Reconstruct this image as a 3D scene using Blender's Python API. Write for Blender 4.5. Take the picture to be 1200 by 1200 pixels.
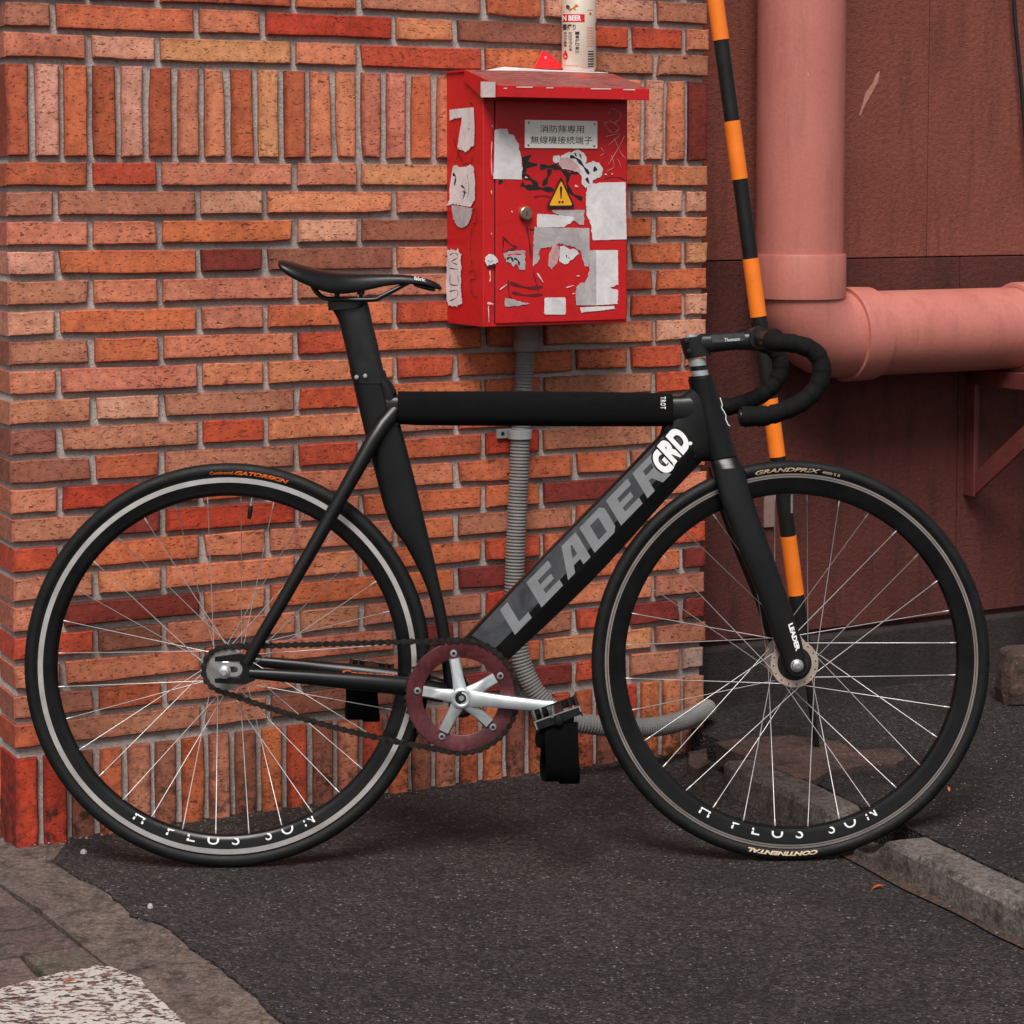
import bpy, bmesh, math, random
from mathutils import Vector, Matrix, noise
R = math.radians
PI = math.pi
rng = random.Random(7)
for o in list(bpy.data.objects):
    bpy.data.objects.remove(o, do_unlink=True)
scene = bpy.context.scene
COL = scene.collection

# ------------------------------------------------------------------ camera
F_PX, PY, HC = 2600.0, 407.0, 1.117        # focal length and principal row for a 1200 px frame, lens height in metres
PITCH = math.atan((PY - 222.0) / F_PX)
cam = bpy.data.cameras.new('camera')
cam_o = bpy.data.objects.new('camera', cam)
COL.objects.link(cam_o)
scene.camera = cam_o
cam.sensor_width = 36.0
cam.sensor_fit = 'HORIZONTAL'
cam.lens = 36.0 * F_PX / 1200.0
cam.shift_y = -(600.0 - PY) / 1200.0
cam.clip_start = 0.05
cam.clip_end = 500
cam_o.location = (0, 0, HC)
cam_o.rotation_euler = (PI / 2 - PITCH, 0, 0)
CP, SP = math.cos(PITCH), math.sin(PITCH)

# ------------------------------------------------------------------ world, sun, exposure
world = bpy.data.worlds.new('World')
scene.world = world
world.use_nodes = True
wn, wl = world.node_tree.nodes, world.node_tree.links
bg = wn['Background']
sky = wn.new('ShaderNodeTexSky')
sky.sky_type = 'NISHITA'
sky.sun_disc = False
SUN_EL, SUN_AZ = R(54), R(-6)      # the sun stands in front of the wall, left of the camera
sky.sun_elevation = SUN_EL
sky.sun_rotation = PI + SUN_AZ * -1
sky.dust_density = 3.0
sky.air_density = 1.0
hs = wn.new('ShaderNodeHueSaturation')
hs.inputs['Saturation'].default_value = 0.30      # overcast: grey sky
hs.inputs['Value'].default_value = 1.0
wl.new(sky.outputs[0], hs.inputs['Color'])
wl.new(hs.outputs[0], bg.inputs[0])
bg.inputs[1].default_value = 0.062
sun = bpy.data.lights.new('sun', 'SUN')
sun.energy = 2.6
sun.angle = R(26)
sun.color = (1.0, 0.955, 0.90)
sun_o = bpy.data.objects.new('sun', sun)
COL.objects.link(sun_o)
sun_dir = Vector((math.sin(SUN_AZ) * math.cos(SUN_EL), -math.cos(SUN_AZ) * math.cos(SUN_EL), math.sin(SUN_EL)))
sun_o.rotation_euler = sun_dir.to_track_quat('Z', 'Y').to_euler()
sun_o.location = sun_dir * 10
scene.view_settings.view_transform = 'Standard'
scene.view_settings.look = 'None'
scene.view_settings.exposure = 0.50
scene.view_settings.gamma = 1
scene.view_settings.use_curve_mapping = False
scene.render.engine = 'CYCLES'

# ------------------------------------------------------------------ frames of reference
def ray(px, py):
    a, b = (px - 600.0) / F_PX, (PY - py) / F_PX
    return Vector((a, CP + b * SP, -SP + b * CP))
CAM = Vector((0, 0, HC))
def ground(px, py, z=0.0):
    d = ray(px, py)
    return CAM + d * ((z - HC) / d.z)
class Frame:
    def __init__(s, M):
        s.M = M; s.I = M.inverted()
    def hit(s, px, py, axis, val):
        o = s.I @ CAM; d = s.I.to_3x3() @ ray(px, py)
        return o + d * ((val - o[axis]) / d[axis])
WY = R(28.0)
W0 = Vector((-0.8462, 3.716, 0))
WALL = Frame(Matrix.Translation(W0) @ Matrix.Rotation(WY, 4, 'Z'))      # x along the wall, y into it, z up
WORLD = Frame(Matrix.Identity(4))
cr, cf = ground(268.5, 1016), ground(927.5, 1008)
ex = (cf - cr).normalized()
LEAN = R(3.6)
away = Vector((-ex.y, ex.x, 0))
up = Vector((0, 0, 1)) * math.cos(LEAN) + away * math.sin(LEAN)
yl = up.cross(ex)
BM = Matrix((ex, yl, up)).transposed().to_4x4()
BM.translation = cr
BIKE = Frame(BM)                                                         # x forward, y away from the camera, z up
def B(px, py, lat=0.0):        # a point on the bicycle, lat metres towards the camera
    p = BIKE.hit(px, py, 1, -lat)
    return p
def W(px, py, n=0.0):          # a point on a plane n metres in front of the brick wall
    return WALL.hit(px, py, 1, -n)

# ------------------------------------------------------------------ mesh helpers
class MB:
    def __init__(s): s.v = []; s.f = []; s.m = []
    def add(s, vs, fs, mi=0):
        b = len(s.v); s.v += [Vector(v) for v in vs]; s.f += [tuple(i + b for i in f) for f in fs]; s.m += [mi] * len(fs)
        return s
    def box(s, x0, x1, y0, y1, z0, z1, mi=0):
        vs = [(x, y, z) for z in (z0, z1) for y in (y0, y1) for x in (x0, x1)]
        return s.add(vs, [(0, 2, 3, 1), (4, 5, 7, 6), (0, 1, 5, 4), (2, 6, 7, 3), (0, 4, 6, 2), (1, 3, 7, 5)], mi)
    def tube(s, pts, rad, seg=12, cap=True, mi=0, flat=1.0, closed=False, updir=None):
        pts = [Vector(p) for p in pts]; n = len(pts)
        rads = rad if isinstance(rad, (list, tuple)) else [rad] * n
        rings = []; prev = None
        for i, p in enumerate(pts):
            if closed: t = (pts[(i + 1) % n] - pts[i - 1]).normalized()
            else: t = (pts[min(i + 1, n - 1)] - pts[max(i - 1, 0)]).normalized()
            if prev is None:
                u = Vector(updir) if updir else (Vector((0, 1, 0)) if abs(t.y) < 0.9 else Vector((0, 0, 1)))
            else: u = prev
            u = (u - t * u.dot(t)).normalized(); prev = u; w = t.cross(u)
            rings.append([p + u * rads[i] * flat * math.cos(2 * PI * k / seg) + w * rads[i] * math.sin(2 * PI * k / seg) for k in range(seg)])
        b = len(s.v); s.v += [v for r in rings for v in r]
        m = n if closed else n - 1
        for i in range(m):
            j = (i + 1) % n
            for k in range(seg):
                l = (k + 1) % seg
                s.f.append((b + i * seg + k, b + i * seg + l, b + j * seg + l, b + j * seg + k)); s.m.append(mi)
        if cap and not closed:
            s.f.append(tuple(b + k for k in reversed(range(seg)))); s.m.append(mi)
            s.f.append(tuple(b + (n - 1) * seg + k for k in range(seg))); s.m.append(mi)
        return s
    def lathe(s, c, prof, seg=64, mi=0, closed=True, axis=1):       # profile (radius, offset) turned round the y axis through c
        c = Vector(c); n = len(prof); b = len(s.v)
        for i in range(seg):
            a = 2 * PI * i / seg
            for r, y in prof:
                if axis == 1: s.v.append(c + Vector((r * math.cos(a), y, r * math.sin(a))))
                elif axis == 2: s.v.append(c + Vector((r * math.cos(a), r * math.sin(a), y)))
                else: s.v.append(c + Vector((y, r * math.cos(a), r * math.sin(a))))
        m = n if closed else n - 1
        for i in range(seg):
            j = (i + 1) % seg
            for k in range(m):
                l = (k + 1) % n
                s.f.append((b + i * n + k, b + i * n + l, b + j * n + l, b + j * n + k)); s.m.append(mi)
        return s
    def loft(s, rings, cap=True, mi=0):
        n = len(rings[0]); b = len(s.v)
        for r in rings: s.v += [Vector(p) for p in r]
        for i in range(len(rings) - 1):
            for k in range(n):
                l = (k + 1) % n
                s.f.append((b + i * n + k, b + i * n + l, b + (i + 1) * n + l, b + (i + 1) * n + k)); s.m.append(mi)
        if cap:
            s.f.append(tuple(b + k for k in reversed(range(n)))); s.m.append(mi)
            s.f.append(tuple(b + (len(rings) - 1) * n + k for k in range(n))); s.m.append(mi)
        return s
    def prism(s, poly, y0, y1, mi=0):      # outline of (x, z) extruded along y
        n = len(poly)
        vs = [(p[0], y0, p[1]) for p in poly] + [(p[0], y1, p[1]) for p in poly]
        fs = [tuple(range(n)), tuple(range(2 * n - 1, n - 1, -1))] + [(i, i + n, (i + 1) % n + n, (i + 1) % n) for i in range(n)]
        return s.add(vs, fs, mi)
    def slab(s, poly, z0, z1, mi=0):
        n = len(poly)
        vs = [(p[0], p[1], z0) for p in poly] + [(p[0], p[1], z1) for p in poly]
        fs = [tuple(range(n - 1, -1, -1)), tuple(range(n, 2 * n))] + [(i, (i + 1) % n, (i + 1) % n + n, i + n) for i in range(n)]
        return s.add(vs, fs, mi)

def setp(o, label=None, cat=None, group=None, kind=None):
    if label: o['label'] = label
    if cat: o['category'] = cat
    if group: o['group'] = group
    if kind: o['kind'] = kind
    return o
class Thing:
    def __init__(s, name, frame, org, label, cat, group=None):
        s.frame = frame; s.org = Vector(org)
        s.o = bpy.data.objects.new(name, None)
        s.o.empty_display_size = 0.05
        COL.objects.link(s.o)
        s.o.matrix_world = frame.M @ Matrix.Translation(s.org)
        setp(s.o, label, cat, group)
def mesh_from(name, mb, mats, org=Vector((0, 0, 0)), smooth=None, bevel=0, fix=True):
    me = bpy.data.meshes.new(name)
    me.from_pydata([tuple(v - org) for v in mb.v], [], mb.f)
    for m in (mats if isinstance(mats, (list, tuple)) else [mats]): me.materials.append(m)
    me.polygons.foreach_set('material_index', mb.m)
    bm = bmesh.new(); bm.from_mesh(me)
    if bevel:
        bmesh.ops.recalc_face_normals(bm, faces=bm.faces)
        eds = [e for e in bm.edges if len(e.link_faces) == 2 and e.calc_face_angle(0) > R(30)]
        bmesh.ops.bevel(bm, geom=eds, offset=bevel, segments=2, affect='EDGES', profile=0.5, clamp_overlap=True)
    if fix: bmesh.ops.recalc_face_normals(bm, faces=bm.faces)
    bm.to_mesh(me); bm.free()
    if smooth is not None:
        me.polygons.foreach_set('use_smooth', [True] * len(me.polygons))
        try: me.set_sharp_from_angle(angle=R(smooth))
        except Exception: pass
    me.update()
    return me
def part(name, mb, mats, th, parent=None, smooth=None, bevel=0, fix=True, label=None):
    me = mesh_from(name, mb, mats, th.org, smooth, bevel, fix)
    o = bpy.data.objects.new(name, me); COL.objects.link(o)
    o.parent = parent or th.o
    if label: o['label'] = label
    return o
def solo(name, mb, mats, frame, label=None, cat=None, group=None, kind=None, smooth=None, bevel=0, org=None, fix=True):
    if org is None:
        org = Vector((sum(v.x for v in mb.v) / len(mb.v), sum(v.y for v in mb.v) / len(mb.v), min(v.z for v in mb.v)))
    me = mesh_from(name, mb, mats, Vector(org), smooth, bevel, fix)
    o = bpy.data.objects.new(name, me); COL.objects.link(o)
    o.matrix_world = frame.M @ Matrix.Translation(Vector(org))
    return setp(o, label, cat, group, kind)

def text2d(body, size=1.0, shear=0.0, bold=0.0, spacing=1.0, res=3):
    c = bpy.data.curves.new('lettering', 'FONT'); c.body = body; c.size = 1.0; c.shear = shear
    c.offset = bold; c.space_character = spacing; c.resolution_u = res
    o = bpy.data.objects.new('lettering', c); COL.objects.link(o)
    dg = bpy.context.evaluated_depsgraph_get(); dg.update()
    me = bpy.data.meshes.new_from_object(o.evaluated_get(dg))
    vs = [(v.co.x, v.co.y) for v in me.vertices]; fs = [tuple(p.vertices) for p in me.polygons]
    bpy.data.objects.remove(o, do_unlink=True); bpy.data.curves.remove(c); bpy.data.meshes.remove(me)
    if not vs: return [], [], 0, 0
    x0, x1 = min(v[0] for v in vs), max(v[0] for v in vs); y0, y1 = min(v[1] for v in vs), max(v[1] for v in vs)
    h = max(y1 - y0, 1e-6)
    vs = [((x - x0) / h, (y - y0) / h) for x, y in vs]                # unit height, width = aspect
    return vs, fs, (x1 - x0) / h, 1.0
def text_quad(mb, body, p0, px, py, lift=Vector((0, 0, 0)), mi=0, fit=True, **k):
    """lettering laid in the parallelogram p0, p0+px, p0+py"""
    vs, fs, w, h = text2d(body, **k)
    p0, px, py = Vector(p0), Vector(px), Vector(py)
    if not vs: return mb
    return mb.add([p0 + px * (x / w) + py * y + lift for x, y in vs], fs, mi)

# ------------------------------------------------------------------ materials
def s2l(c):
    return tuple(((x / 255.0) / 12.92 if x / 255.0 <= 0.04045 else ((x / 255.0 + 0.055) / 1.055) ** 2.4) for x in c)
class NT:
    def __init__(s, name):
        s.m = bpy.data.materials.new(name); s.m.use_nodes = True
        s.n, s.l = s.m.node_tree.nodes, s.m.node_tree.links
        s.b = s.n['Principled BSDF']
    def new(s, t, **k):
        n = s.n.new(t)
        for a, v in k.items(): setattr(n, a, v)
        return n
    def link(s, a, b): s.l.new(a, b)
    def coord(s, kind='Object', scale=(1, 1, 1), loc=None, loc_sock=None):
        t = s.new('ShaderNodeTexCoord'); m = s.new('ShaderNodeMapping')
        s.link(t.outputs[kind], m.inputs[0]); m.inputs['Scale'].default_value = scale
        if loc_sock is not None: s.link(loc_sock, m.inputs['Location'])
        return m.outputs[0]
    def noise(s, vec, scale, detail=4, rough=0.6, dist=0.0):
        n = s.new('ShaderNodeTexNoise'); s.link(vec, n.inputs['Vector'])
        n.inputs['Scale'].default_value = scale; n.inputs['Detail'].default_value = detail
        n.inputs['Roughness'].default_value = rough; n.inputs['Distortion'].default_value = dist
        return n.outputs[0]
    def voro(s, vec, scale, feature='F1', out='Distance', rand=1.0):
        n = s.new('ShaderNodeTexVoronoi', feature=feature); s.link(vec, n.inputs['Vector'])
        n.inputs['Scale'].default_value = scale; n.inputs['Randomness'].default_value = rand
        return n.outputs[out]
    def ramp(s, fac, stops, interp='LINEAR'):
        r = s.new('ShaderNodeValToRGB'); r.color_ramp.interpolation = interp
        while len(r.color_ramp.elements) < len(stops): r.color_ramp.elements.new(0.5)
        for e, (p, c) in zip(r.color_ramp.elements, stops):
            e.position = p; e.color = (c, c, c, 1) if isinstance(c, (int, float)) else (*c, 1)
        s.link(fac, r.inputs[0]); return r.outputs[0]
    def mix(s, fac, a, b, mode='MIX'):
        m = s.new('ShaderNodeMix', data_type='RGBA', blend_type=mode)
        for sock, v in ((m.inputs[0], fac), (m.inputs[6], a), (m.inputs[7], b)):
            if isinstance(v, (int, float)): sock.default_value = v
            elif isinstance(v, tuple): sock.default_value = (*v, 1) if len(v) == 3 else v
            else: s.link(v, sock)
        return m.outputs[2]
    def math(s, op, a, b=0.0, clamp=False):
        m = s.new('ShaderNodeMath', operation=op, use_clamp=clamp)
        for sock, v in ((m.inputs[0], a), (m.inputs[1], b)):
            if isinstance(v, (int, float)): sock.default_value = v
            else: s.link(v, sock)
        return m.outputs[0]
    def bump(s, h, dist=0.002, strength=1.0, prev=None):
        b = s.new('ShaderNodeBump'); b.inputs['Distance'].default_value = dist; b.inputs['Strength'].default_value = strength
        s.link(h, b.inputs['Height'])
        if prev is not None: s.link(prev, b.inputs['Normal'])
        return b.outputs[0]
    def out(s, color=None, rough=None, metal=None, normal=None, **k):
        for name, v in (('Base Color', color), ('Roughness', rough), ('Metallic', metal), ('Normal', normal)):
            if v is None: continue
            i = s.b.inputs[name]
            if isinstance(v, (int, float)): i.default_value = v
            elif isinstance(v, tuple): i.default_value = (*v, 1)
            else: s.link(v, i)
        for a, v in k.items(): s.b.inputs[a.replace('_', ' ')].default_value = v
        return s.m
def simple(name, col, rough=0.5, metal=0.0, var=0.12, vscale=30, bump=0.0, bscale=200, rvar=0.1, **k):
    t = NT(name); v = t.coord()
    n = t.noise(v, vscale, 5)
    c = t.mix(1.0, col, t.ramp(n, [(0.3, 1 - var), (0.7, 1 + var)]), 'MULTIPLY')
    rr = t.ramp(n, [(0.3, max(rough - rvar, 0.03)), (0.7, min(rough + rvar, 1))])
    nm = t.bump(t.noise(v, bscale, 3), bump, 1.0) if bump else None
    return t.out(c, rr, metal, nm, **k)

def brick_mat():
    t = NT('brick_fired')
    oi = t.new('ShaderNodeObjectInfo')
    off = t.new('ShaderNodeVectorMath', operation='SCALE')
    comb = t.new('ShaderNodeCombineXYZ')
    t.link(oi.outputs['Random'], comb.inputs[0]); t.link(oi.outputs['Random'], comb.inputs[1]); t.link(oi.outputs['Random'], comb.inputs[2])
    t.link(comb.outputs[0], off.inputs[0]); off.inputs['Scale'].default_value = 37.0
    gen = t.new('ShaderNodeTexCoord')
    # object coordinates scaled back to metres (bricks are scaled copies of a unit block)
    v = t.new('ShaderNodeVectorMath', operation='ADD'); geo = t.new('ShaderNodeNewGeometry')
    rot = t.new('ShaderNodeVectorRotate', rotation_type='Z_AXIS'); rot.inputs['Angle'].default_value = -WY
    t.link(geo.outputs['Position'], rot.inputs['Vector'])
    t.link(rot.outputs[0], v.inputs[0]); t.link(off.outputs[0], v.inputs[1])
    P = v.outputs[0]; P_w = rot.outputs[0]
    st = t.new('ShaderNodeMapping'); st.inputs['Scale'].default_value = (0.42, 1, 1); t.link(P, st.inputs[0]); S = st.outputs[0]
    big = t.noise(P, 16, 3, 0.55, 0.6)
    mid = t.noise(P, 70, 4, 0.6)
    fine = t.noise(P, 420, 3, 0.6)
    spk = t.noise(S, 290, 2, 0.5, 0.3)
    spk2 = t.noise(S, 120, 3, 0.6, 0.2)
    col = oi.outputs['Color']
    col = t.mix(t.ramp(big, [(0.35, 0.0), (0.68, 0.55)]), col, t.mix(1.0, col, (1.16, 1.32, 1.42), 'MULTIPLY'))
    scorch = t.ramp(t.noise(P, 11, 4, 0.6, 1.0), [(0.50, 0.0), (0.66, 0.5)])
    col = t.mix(scorch, col, t.mix(1.0, col, (0.62, 0.52, 0.52), 'MULTIPLY'))
    col = t.mix(1.0, col, t.ramp(mid, [(0.3, 0.78), (0.7, 1.18)]), 'MULTIPLY')
    col = t.mix(1.0, col, t.ramp(fine, [(0.3, 0.86), (0.7, 1.12)]), 'MULTIPLY')
    pit = t.ramp(spk, [(0.615, 0.0), (0.665, 1.0)])
    pit2 = t.ramp(spk2, [(0.665, 0.0), (0.70, 1.0)])
    col = t.mix(t.math('MULTIPLY', pit, 0.62), col, s2l((105, 42, 30)))
    col = t.mix(t.math('MULTIPLY', pit2, 0.75), col, s2l((62, 30, 26)))
    # fired edges, from the block's own outline
    sep = t.new('ShaderNodeSeparateXYZ'); t.link(gen.outputs['UV'], sep.inputs[0])
    d = t.math('ADD', sep.outputs[0], t.math('MULTIPLY', t.math('SUBTRACT', mid, 0.5), 0.16))
    em = t.ramp(d, [(0.0, 1.0), (0.10, 0.35), (0.2, 0.0)])
    em = t.math('MULTIPLY', em, t.math('ADD', t.math('MULTIPLY', oi.outputs['Random'], 0.5), 0.35))
    col = t.mix(em, col, t.mix(1.0, col, (0.42, 0.30, 0.36), 'MULTIPLY'))
    soot = t.ramp(t.noise(P_w, 3.2, 6, 0.7, 0.5), [(0.46, 0.0), (0.66, 0.5)])
    col = t.mix(soot, col, t.mix(1.0, col, (0.60, 0.50, 0.48), 'MULTIPLY'))
    # dark patches near the pavement: dirt, plus painted-in shading towards the ground
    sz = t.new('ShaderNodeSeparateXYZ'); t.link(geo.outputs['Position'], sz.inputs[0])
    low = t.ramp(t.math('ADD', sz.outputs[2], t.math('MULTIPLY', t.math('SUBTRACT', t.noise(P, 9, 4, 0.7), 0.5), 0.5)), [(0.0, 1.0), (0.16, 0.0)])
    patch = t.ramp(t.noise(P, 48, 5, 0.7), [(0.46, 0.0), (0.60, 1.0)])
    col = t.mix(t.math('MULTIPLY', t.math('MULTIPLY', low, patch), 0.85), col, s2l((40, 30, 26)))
    nb = t.bump(fine, 0.0006, 0.8)
    nb = t.bump(mid, 0.0016, 0.6, nb)
    nb = t.bump(t.math('ADD', pit, pit2), -0.0012, 0.9, nb)
    t.out(col, t.ramp(mid, [(0.3, 0.62), (0.7, 0.82)]), 0.0, nb, Specular_IOR_Level=0.35)
    return t.m
M = {}
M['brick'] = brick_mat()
def mortar_mat():
    t = NT('mortar'); v = t.coord()
    a, b, c = t.noise(v, 14, 5, 0.65), t.noise(v, 160, 4, 0.7), t.noise(v, 600, 2)
    col = t.mix(a, s2l((160, 147, 140)), s2l((202, 192, 186)))
    col = t.mix(1.0, col, t.ramp(b, [(0.3, 0.66), (0.7, 1.18)]), 'MULTIPLY')
    wide = t.ramp(t.noise(v, 2.4, 4, 0.6), [(0.50, 0.0), (0.68, 0.55)])
    col = t.mix(wide, col, s2l((106, 88, 82)))
    st = t.ramp(t.noise(v, 22, 5, 0.75), [(0.56, 0.0), (0.70, 0.6)])
    col = t.mix(st, col, s2l((84, 72, 66)))
    nb = t.bump(b, 0.003, 0.8); nb = t.bump(c, 0.001, 0.8, nb)
    return t.out(col, 0.92, 0.0, nb)
M['mortar'] = mortar_mat()
def stucco_mat(name, base, alt, dark=(58, 34, 30)):
    t = NT(name); v = t.coord()
    a, b, c = t.noise(v, 3.0, 6, 0.65), t.noise(v, 95, 4, 0.65), t.noise(v, 380, 3, 0.6)
    col = t.mix(t.ramp(a, [(0.35, 0), (0.68, 1)]), s2l(base), s2l(alt))
    mp = t.coord(scale=(9, 9, 1.2))
    streak = t.ramp(t.noise(mp, 2.2, 5, 0.7), [(0.50, 0), (0.68, 0.55)])
    col = t.mix(streak, col, s2l(dark))
    col = t.mix(1.0, col, t.ramp(b, [(0.3, 0.80), (0.7, 1.14)]), 'MULTIPLY')
    gr = t.ramp(t.noise(v, 26, 6, 0.75), [(0.60, 0), (0.72, 0.6)])
    col = t.mix(gr, col, s2l(dark))
    nb = t.bump(b, 0.004, 0.9); nb = t.bump(c, 0.0014, 0.9, nb)
    return t.out(col, 0.86, 0.0, nb, Specular_IOR_Level=0.3)
M['stucco'] = stucco_mat('stucco_red', (122, 66, 55), (138, 78, 66), (88, 50, 43))
M['stucco_dirty_shaded'] = stucco_mat('stucco_soiled_shaded', (100, 51, 45), (80, 42, 38), (48, 31, 29))  # lower panels: grime, with the shade below the pipe painted into the tone
M['plinth'] = stucco_mat('plinth_concrete', (58, 51, 49), (44, 39, 38), (30, 25, 24))
M['bracket'] = simple('bracket_paint', s2l((104, 48, 44)), 0.6, 0, 0.2, 12, 0.001, 120)
def pink_mat():
    t = NT('pipe_paint'); v = t.coord(); g = t.noise(v, 6, 5, 0.6); f = t.noise(v, 130, 4, 0.6); s_ = t.noise(v, 420, 2)
    col = t.mix(g, s2l((176, 102, 91)), s2l((192, 119, 107)))
    col = t.mix(1.0, col, t.ramp(f, [(0.3, 0.93), (0.7, 1.05)]), 'MULTIPLY')
    stv = t.coord(scale=(7, 7, 0.7)); stq = t.ramp(t.noise(stv, 3.0, 6, 0.75), [(0.50, 0), (0.72, 0.42)])
    col = t.mix(stq, col, s2l((132, 74, 64)))
    d = t.ramp(t.noise(v, 60, 5, 0.8), [(0.66, 0), (0.74, 0.6)])
    col = t.mix(d, col, s2l((120, 62, 54)))
    sc2 = t.ramp(t.noise(t.coord(scale=(1, 1, 0.25)), 120, 3, 0.6), [(0.73, 0), (0.77, 0.5)])
    col = t.mix(sc2, col, s2l((222, 170, 158)))
    nb = t.bump(f, 0.0006, 0.7); nb = t.bump(s_, 0.0003, 0.7, nb)
    return t.out(col, t.ramp(g, [(0.3, 0.42), (0.7, 0.58)]), 0.0, nb)
M['pink'] = pink_mat()
def asphalt_mat(name, k=1.0):
    t = NT(name); v = t.coord()
    big, mid, fin = t.noise(v, 2.6, 5, 0.6), t.noise(v, 60, 4, 0.7), t.noise(v, 700, 2)
    cell = t.voro(v, 190, 'F1', 'Color'); cd = t.voro(v, 190)
    sep = t.new('ShaderNodeSeparateColor'); t.link(cell, sep.inputs[0])
    col = t.mix(t.ramp(big, [(0.3, 0), (0.7, 1)]), s2l((64, 57, 57)), s2l((90, 80, 78)))
    col = t.mix(1.0, col, t.ramp(sep.outputs[1], [(0.0, 0.30), (0.6, 0.9), (1.0, 1.7)]), 'MULTIPLY')
    col = t.mix(1.0, col, t.ramp(mid, [(0.3, 0.70), (0.7, 1.22)]), 'MULTIPLY')
    stone = t.math('MULTIPLY', t.ramp(sep.outputs[0], [(0.93, 0), (0.945, 1)]), t.ramp(cd, [(0.28, 1), (0.5, 0)]))
    sc = t.mix(sep.outputs[2], s2l((140, 126, 122)), s2l((226, 218, 212)))
    col = t.mix(t.math('MULTIPLY', stone, 0.62), col, sc)
    c2 = t.voro(v, 85, 'F1', 'Color'); d2 = t.voro(v, 85); s2 = t.new('ShaderNodeSeparateColor'); t.link(c2, s2.inputs[0])
    st2 = t.math('MULTIPLY', t.ramp(s2.outputs[0], [(0.95, 0), (0.96, 1)]), t.ramp(d2, [(0.22, 1), (0.36, 0)]))
    col = t.mix(t.math('MULTIPLY', st2, 0.6), col, t.mix(s2.outputs[2], s2l((96, 84, 80)), s2l((190, 180, 172))))
    stain = t.ramp(t.noise(v, 5.5, 6, 0.7, 0.8), [(0.50, 0), (0.64, 0.55)])
    col = t.mix(stain, col, s2l((34, 30, 31)))
    dust = t.ramp(t.noise(v, 11, 6, 0.75), [(0.56, 0), (0.72, 0.35)])
    col = t.mix(dust, col, s2l((96, 82, 76)))
    col = t.mix(1.0, col, (k, k, k), 'MULTIPLY')
    nb = t.bump(mid, 0.004, 0.6); nb = t.bump(cd, -0.0045, 1.0, nb); nb = t.bump(fin, 0.0008, 0.8, nb)
    return t.out(col, t.ramp(mid, [(0.3, 0.62), (0.7, 0.9)]), 0.0, nb, Specular_IOR_Level=0.4)
M['asphalt'] = asphalt_mat('asphalt', 0.46)
M['asphalt_old'] = asphalt_mat('asphalt_old', 0.35)
def conc_mat(name, a, b, dark, sc=1.0):
    t = NT(name); v = t.coord()
    oi = t.new('ShaderNodeObjectInfo')
    g, m_, f = t.noise(v, 7 * sc, 6, 0.7), t.noise(v, 90, 5, 0.75), t.noise(v, 500, 3)
    col = t.mix(t.ramp(g, [(0.32, 0), (0.68, 1)]), s2l(a), s2l(b))
    col = t.mix(1.0, col, t.ramp(m_, [(0.3, 0.55), (0.7, 1.35)]), 'MULTIPLY')
    ag = t.voro(v, 230, 'F1', 'Color'); sg = t.new('ShaderNodeSeparateColor'); t.link(ag, sg.inputs[0])
    col = t.mix(1.0, col, t.ramp(sg.outputs[0], [(0.0, 0.62), (1.0, 1.35)]), 'MULTIPLY')
    d = t.ramp(t.noise(v, 24, 6, 0.8), [(0.50, 0), (0.62, 0.85)])
    col = t.mix(d, col, s2l(dark))
    w = t.ramp(t.noise(v, 180, 3, 0.6), [(0.68, 0), (0.72, 0.6)])
    col = t.mix(w, col, s2l((176, 164, 152)))
    col = t.mix(1.0, col, t.ramp(oi.outputs['Random'], [(0, 0.82), (1, 1.12)]), 'MULTIPLY')
    nb = t.bump(m_, 0.004, 0.8); nb = t.bump(f, 0.0012, 0.8, nb)
    return t.out(col, 0.88, 0.0, nb)
M['kerb'] = conc_mat('kerb_concrete', (106, 96, 91), (82, 74, 71), (42, 36, 34))
M['rubble'] = conc_mat('broken_concrete', (92, 68, 59), (66, 50, 45), (38, 30, 27))
M['paving_concrete'] = conc_mat('paving_concrete', (84, 70, 64), (112, 96, 88), (48, 38, 36), 1.1)
M['paver'] = conc_mat('paver', (104, 84, 78), (86, 69, 66), (50, 41, 38))
M['paver_olive'] = conc_mat('paver_olive', (104, 92, 78), (92, 81, 71), (62, 54, 46))
M['soil'] = conc_mat('gutter_soil', (58, 46, 40), (76, 56, 46), (32, 25, 23), 3)
def mark_mat():
    t = NT('worn_white_marking'); v = t.coord(scale=(1, 1, 1))
    m2 = t.new('ShaderNodeMapping'); m2.inputs['Rotation'].default_value = (0, 0, R(20)); m2.inputs['Scale'].default_value = (0.55, 1.0, 1)
    t.link(v, m2.inputs[0]); V = m2.outputs[0]
    a = t.ramp(t.noise(V, 150, 3, 0.6, 0.3), [(0.505, 0), (0.55, 1)])
    cell = t.voro(V, 120, 'F1', 'Color'); sep = t.new('ShaderNodeSeparateColor'); t.link(cell, sep.inputs[0])
    dk = t.mix(sep.outputs[0], s2l((44, 34, 34)), s2l((120, 84, 78)))
    col = t.mix(t.noise(v, 40, 5, 0.7), s2l((168, 158, 152)), s2l((196, 188, 182)))
    col = t.mix(a, col, dk)
    nb = t.bump(a, -0.002, 0.8); nb = t.bump(t.noise(v, 400, 3), 0.001, 0.8, nb)
    return t.out(col, 0.8, 0, nb)
M['marking'] = mark_mat()

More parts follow.
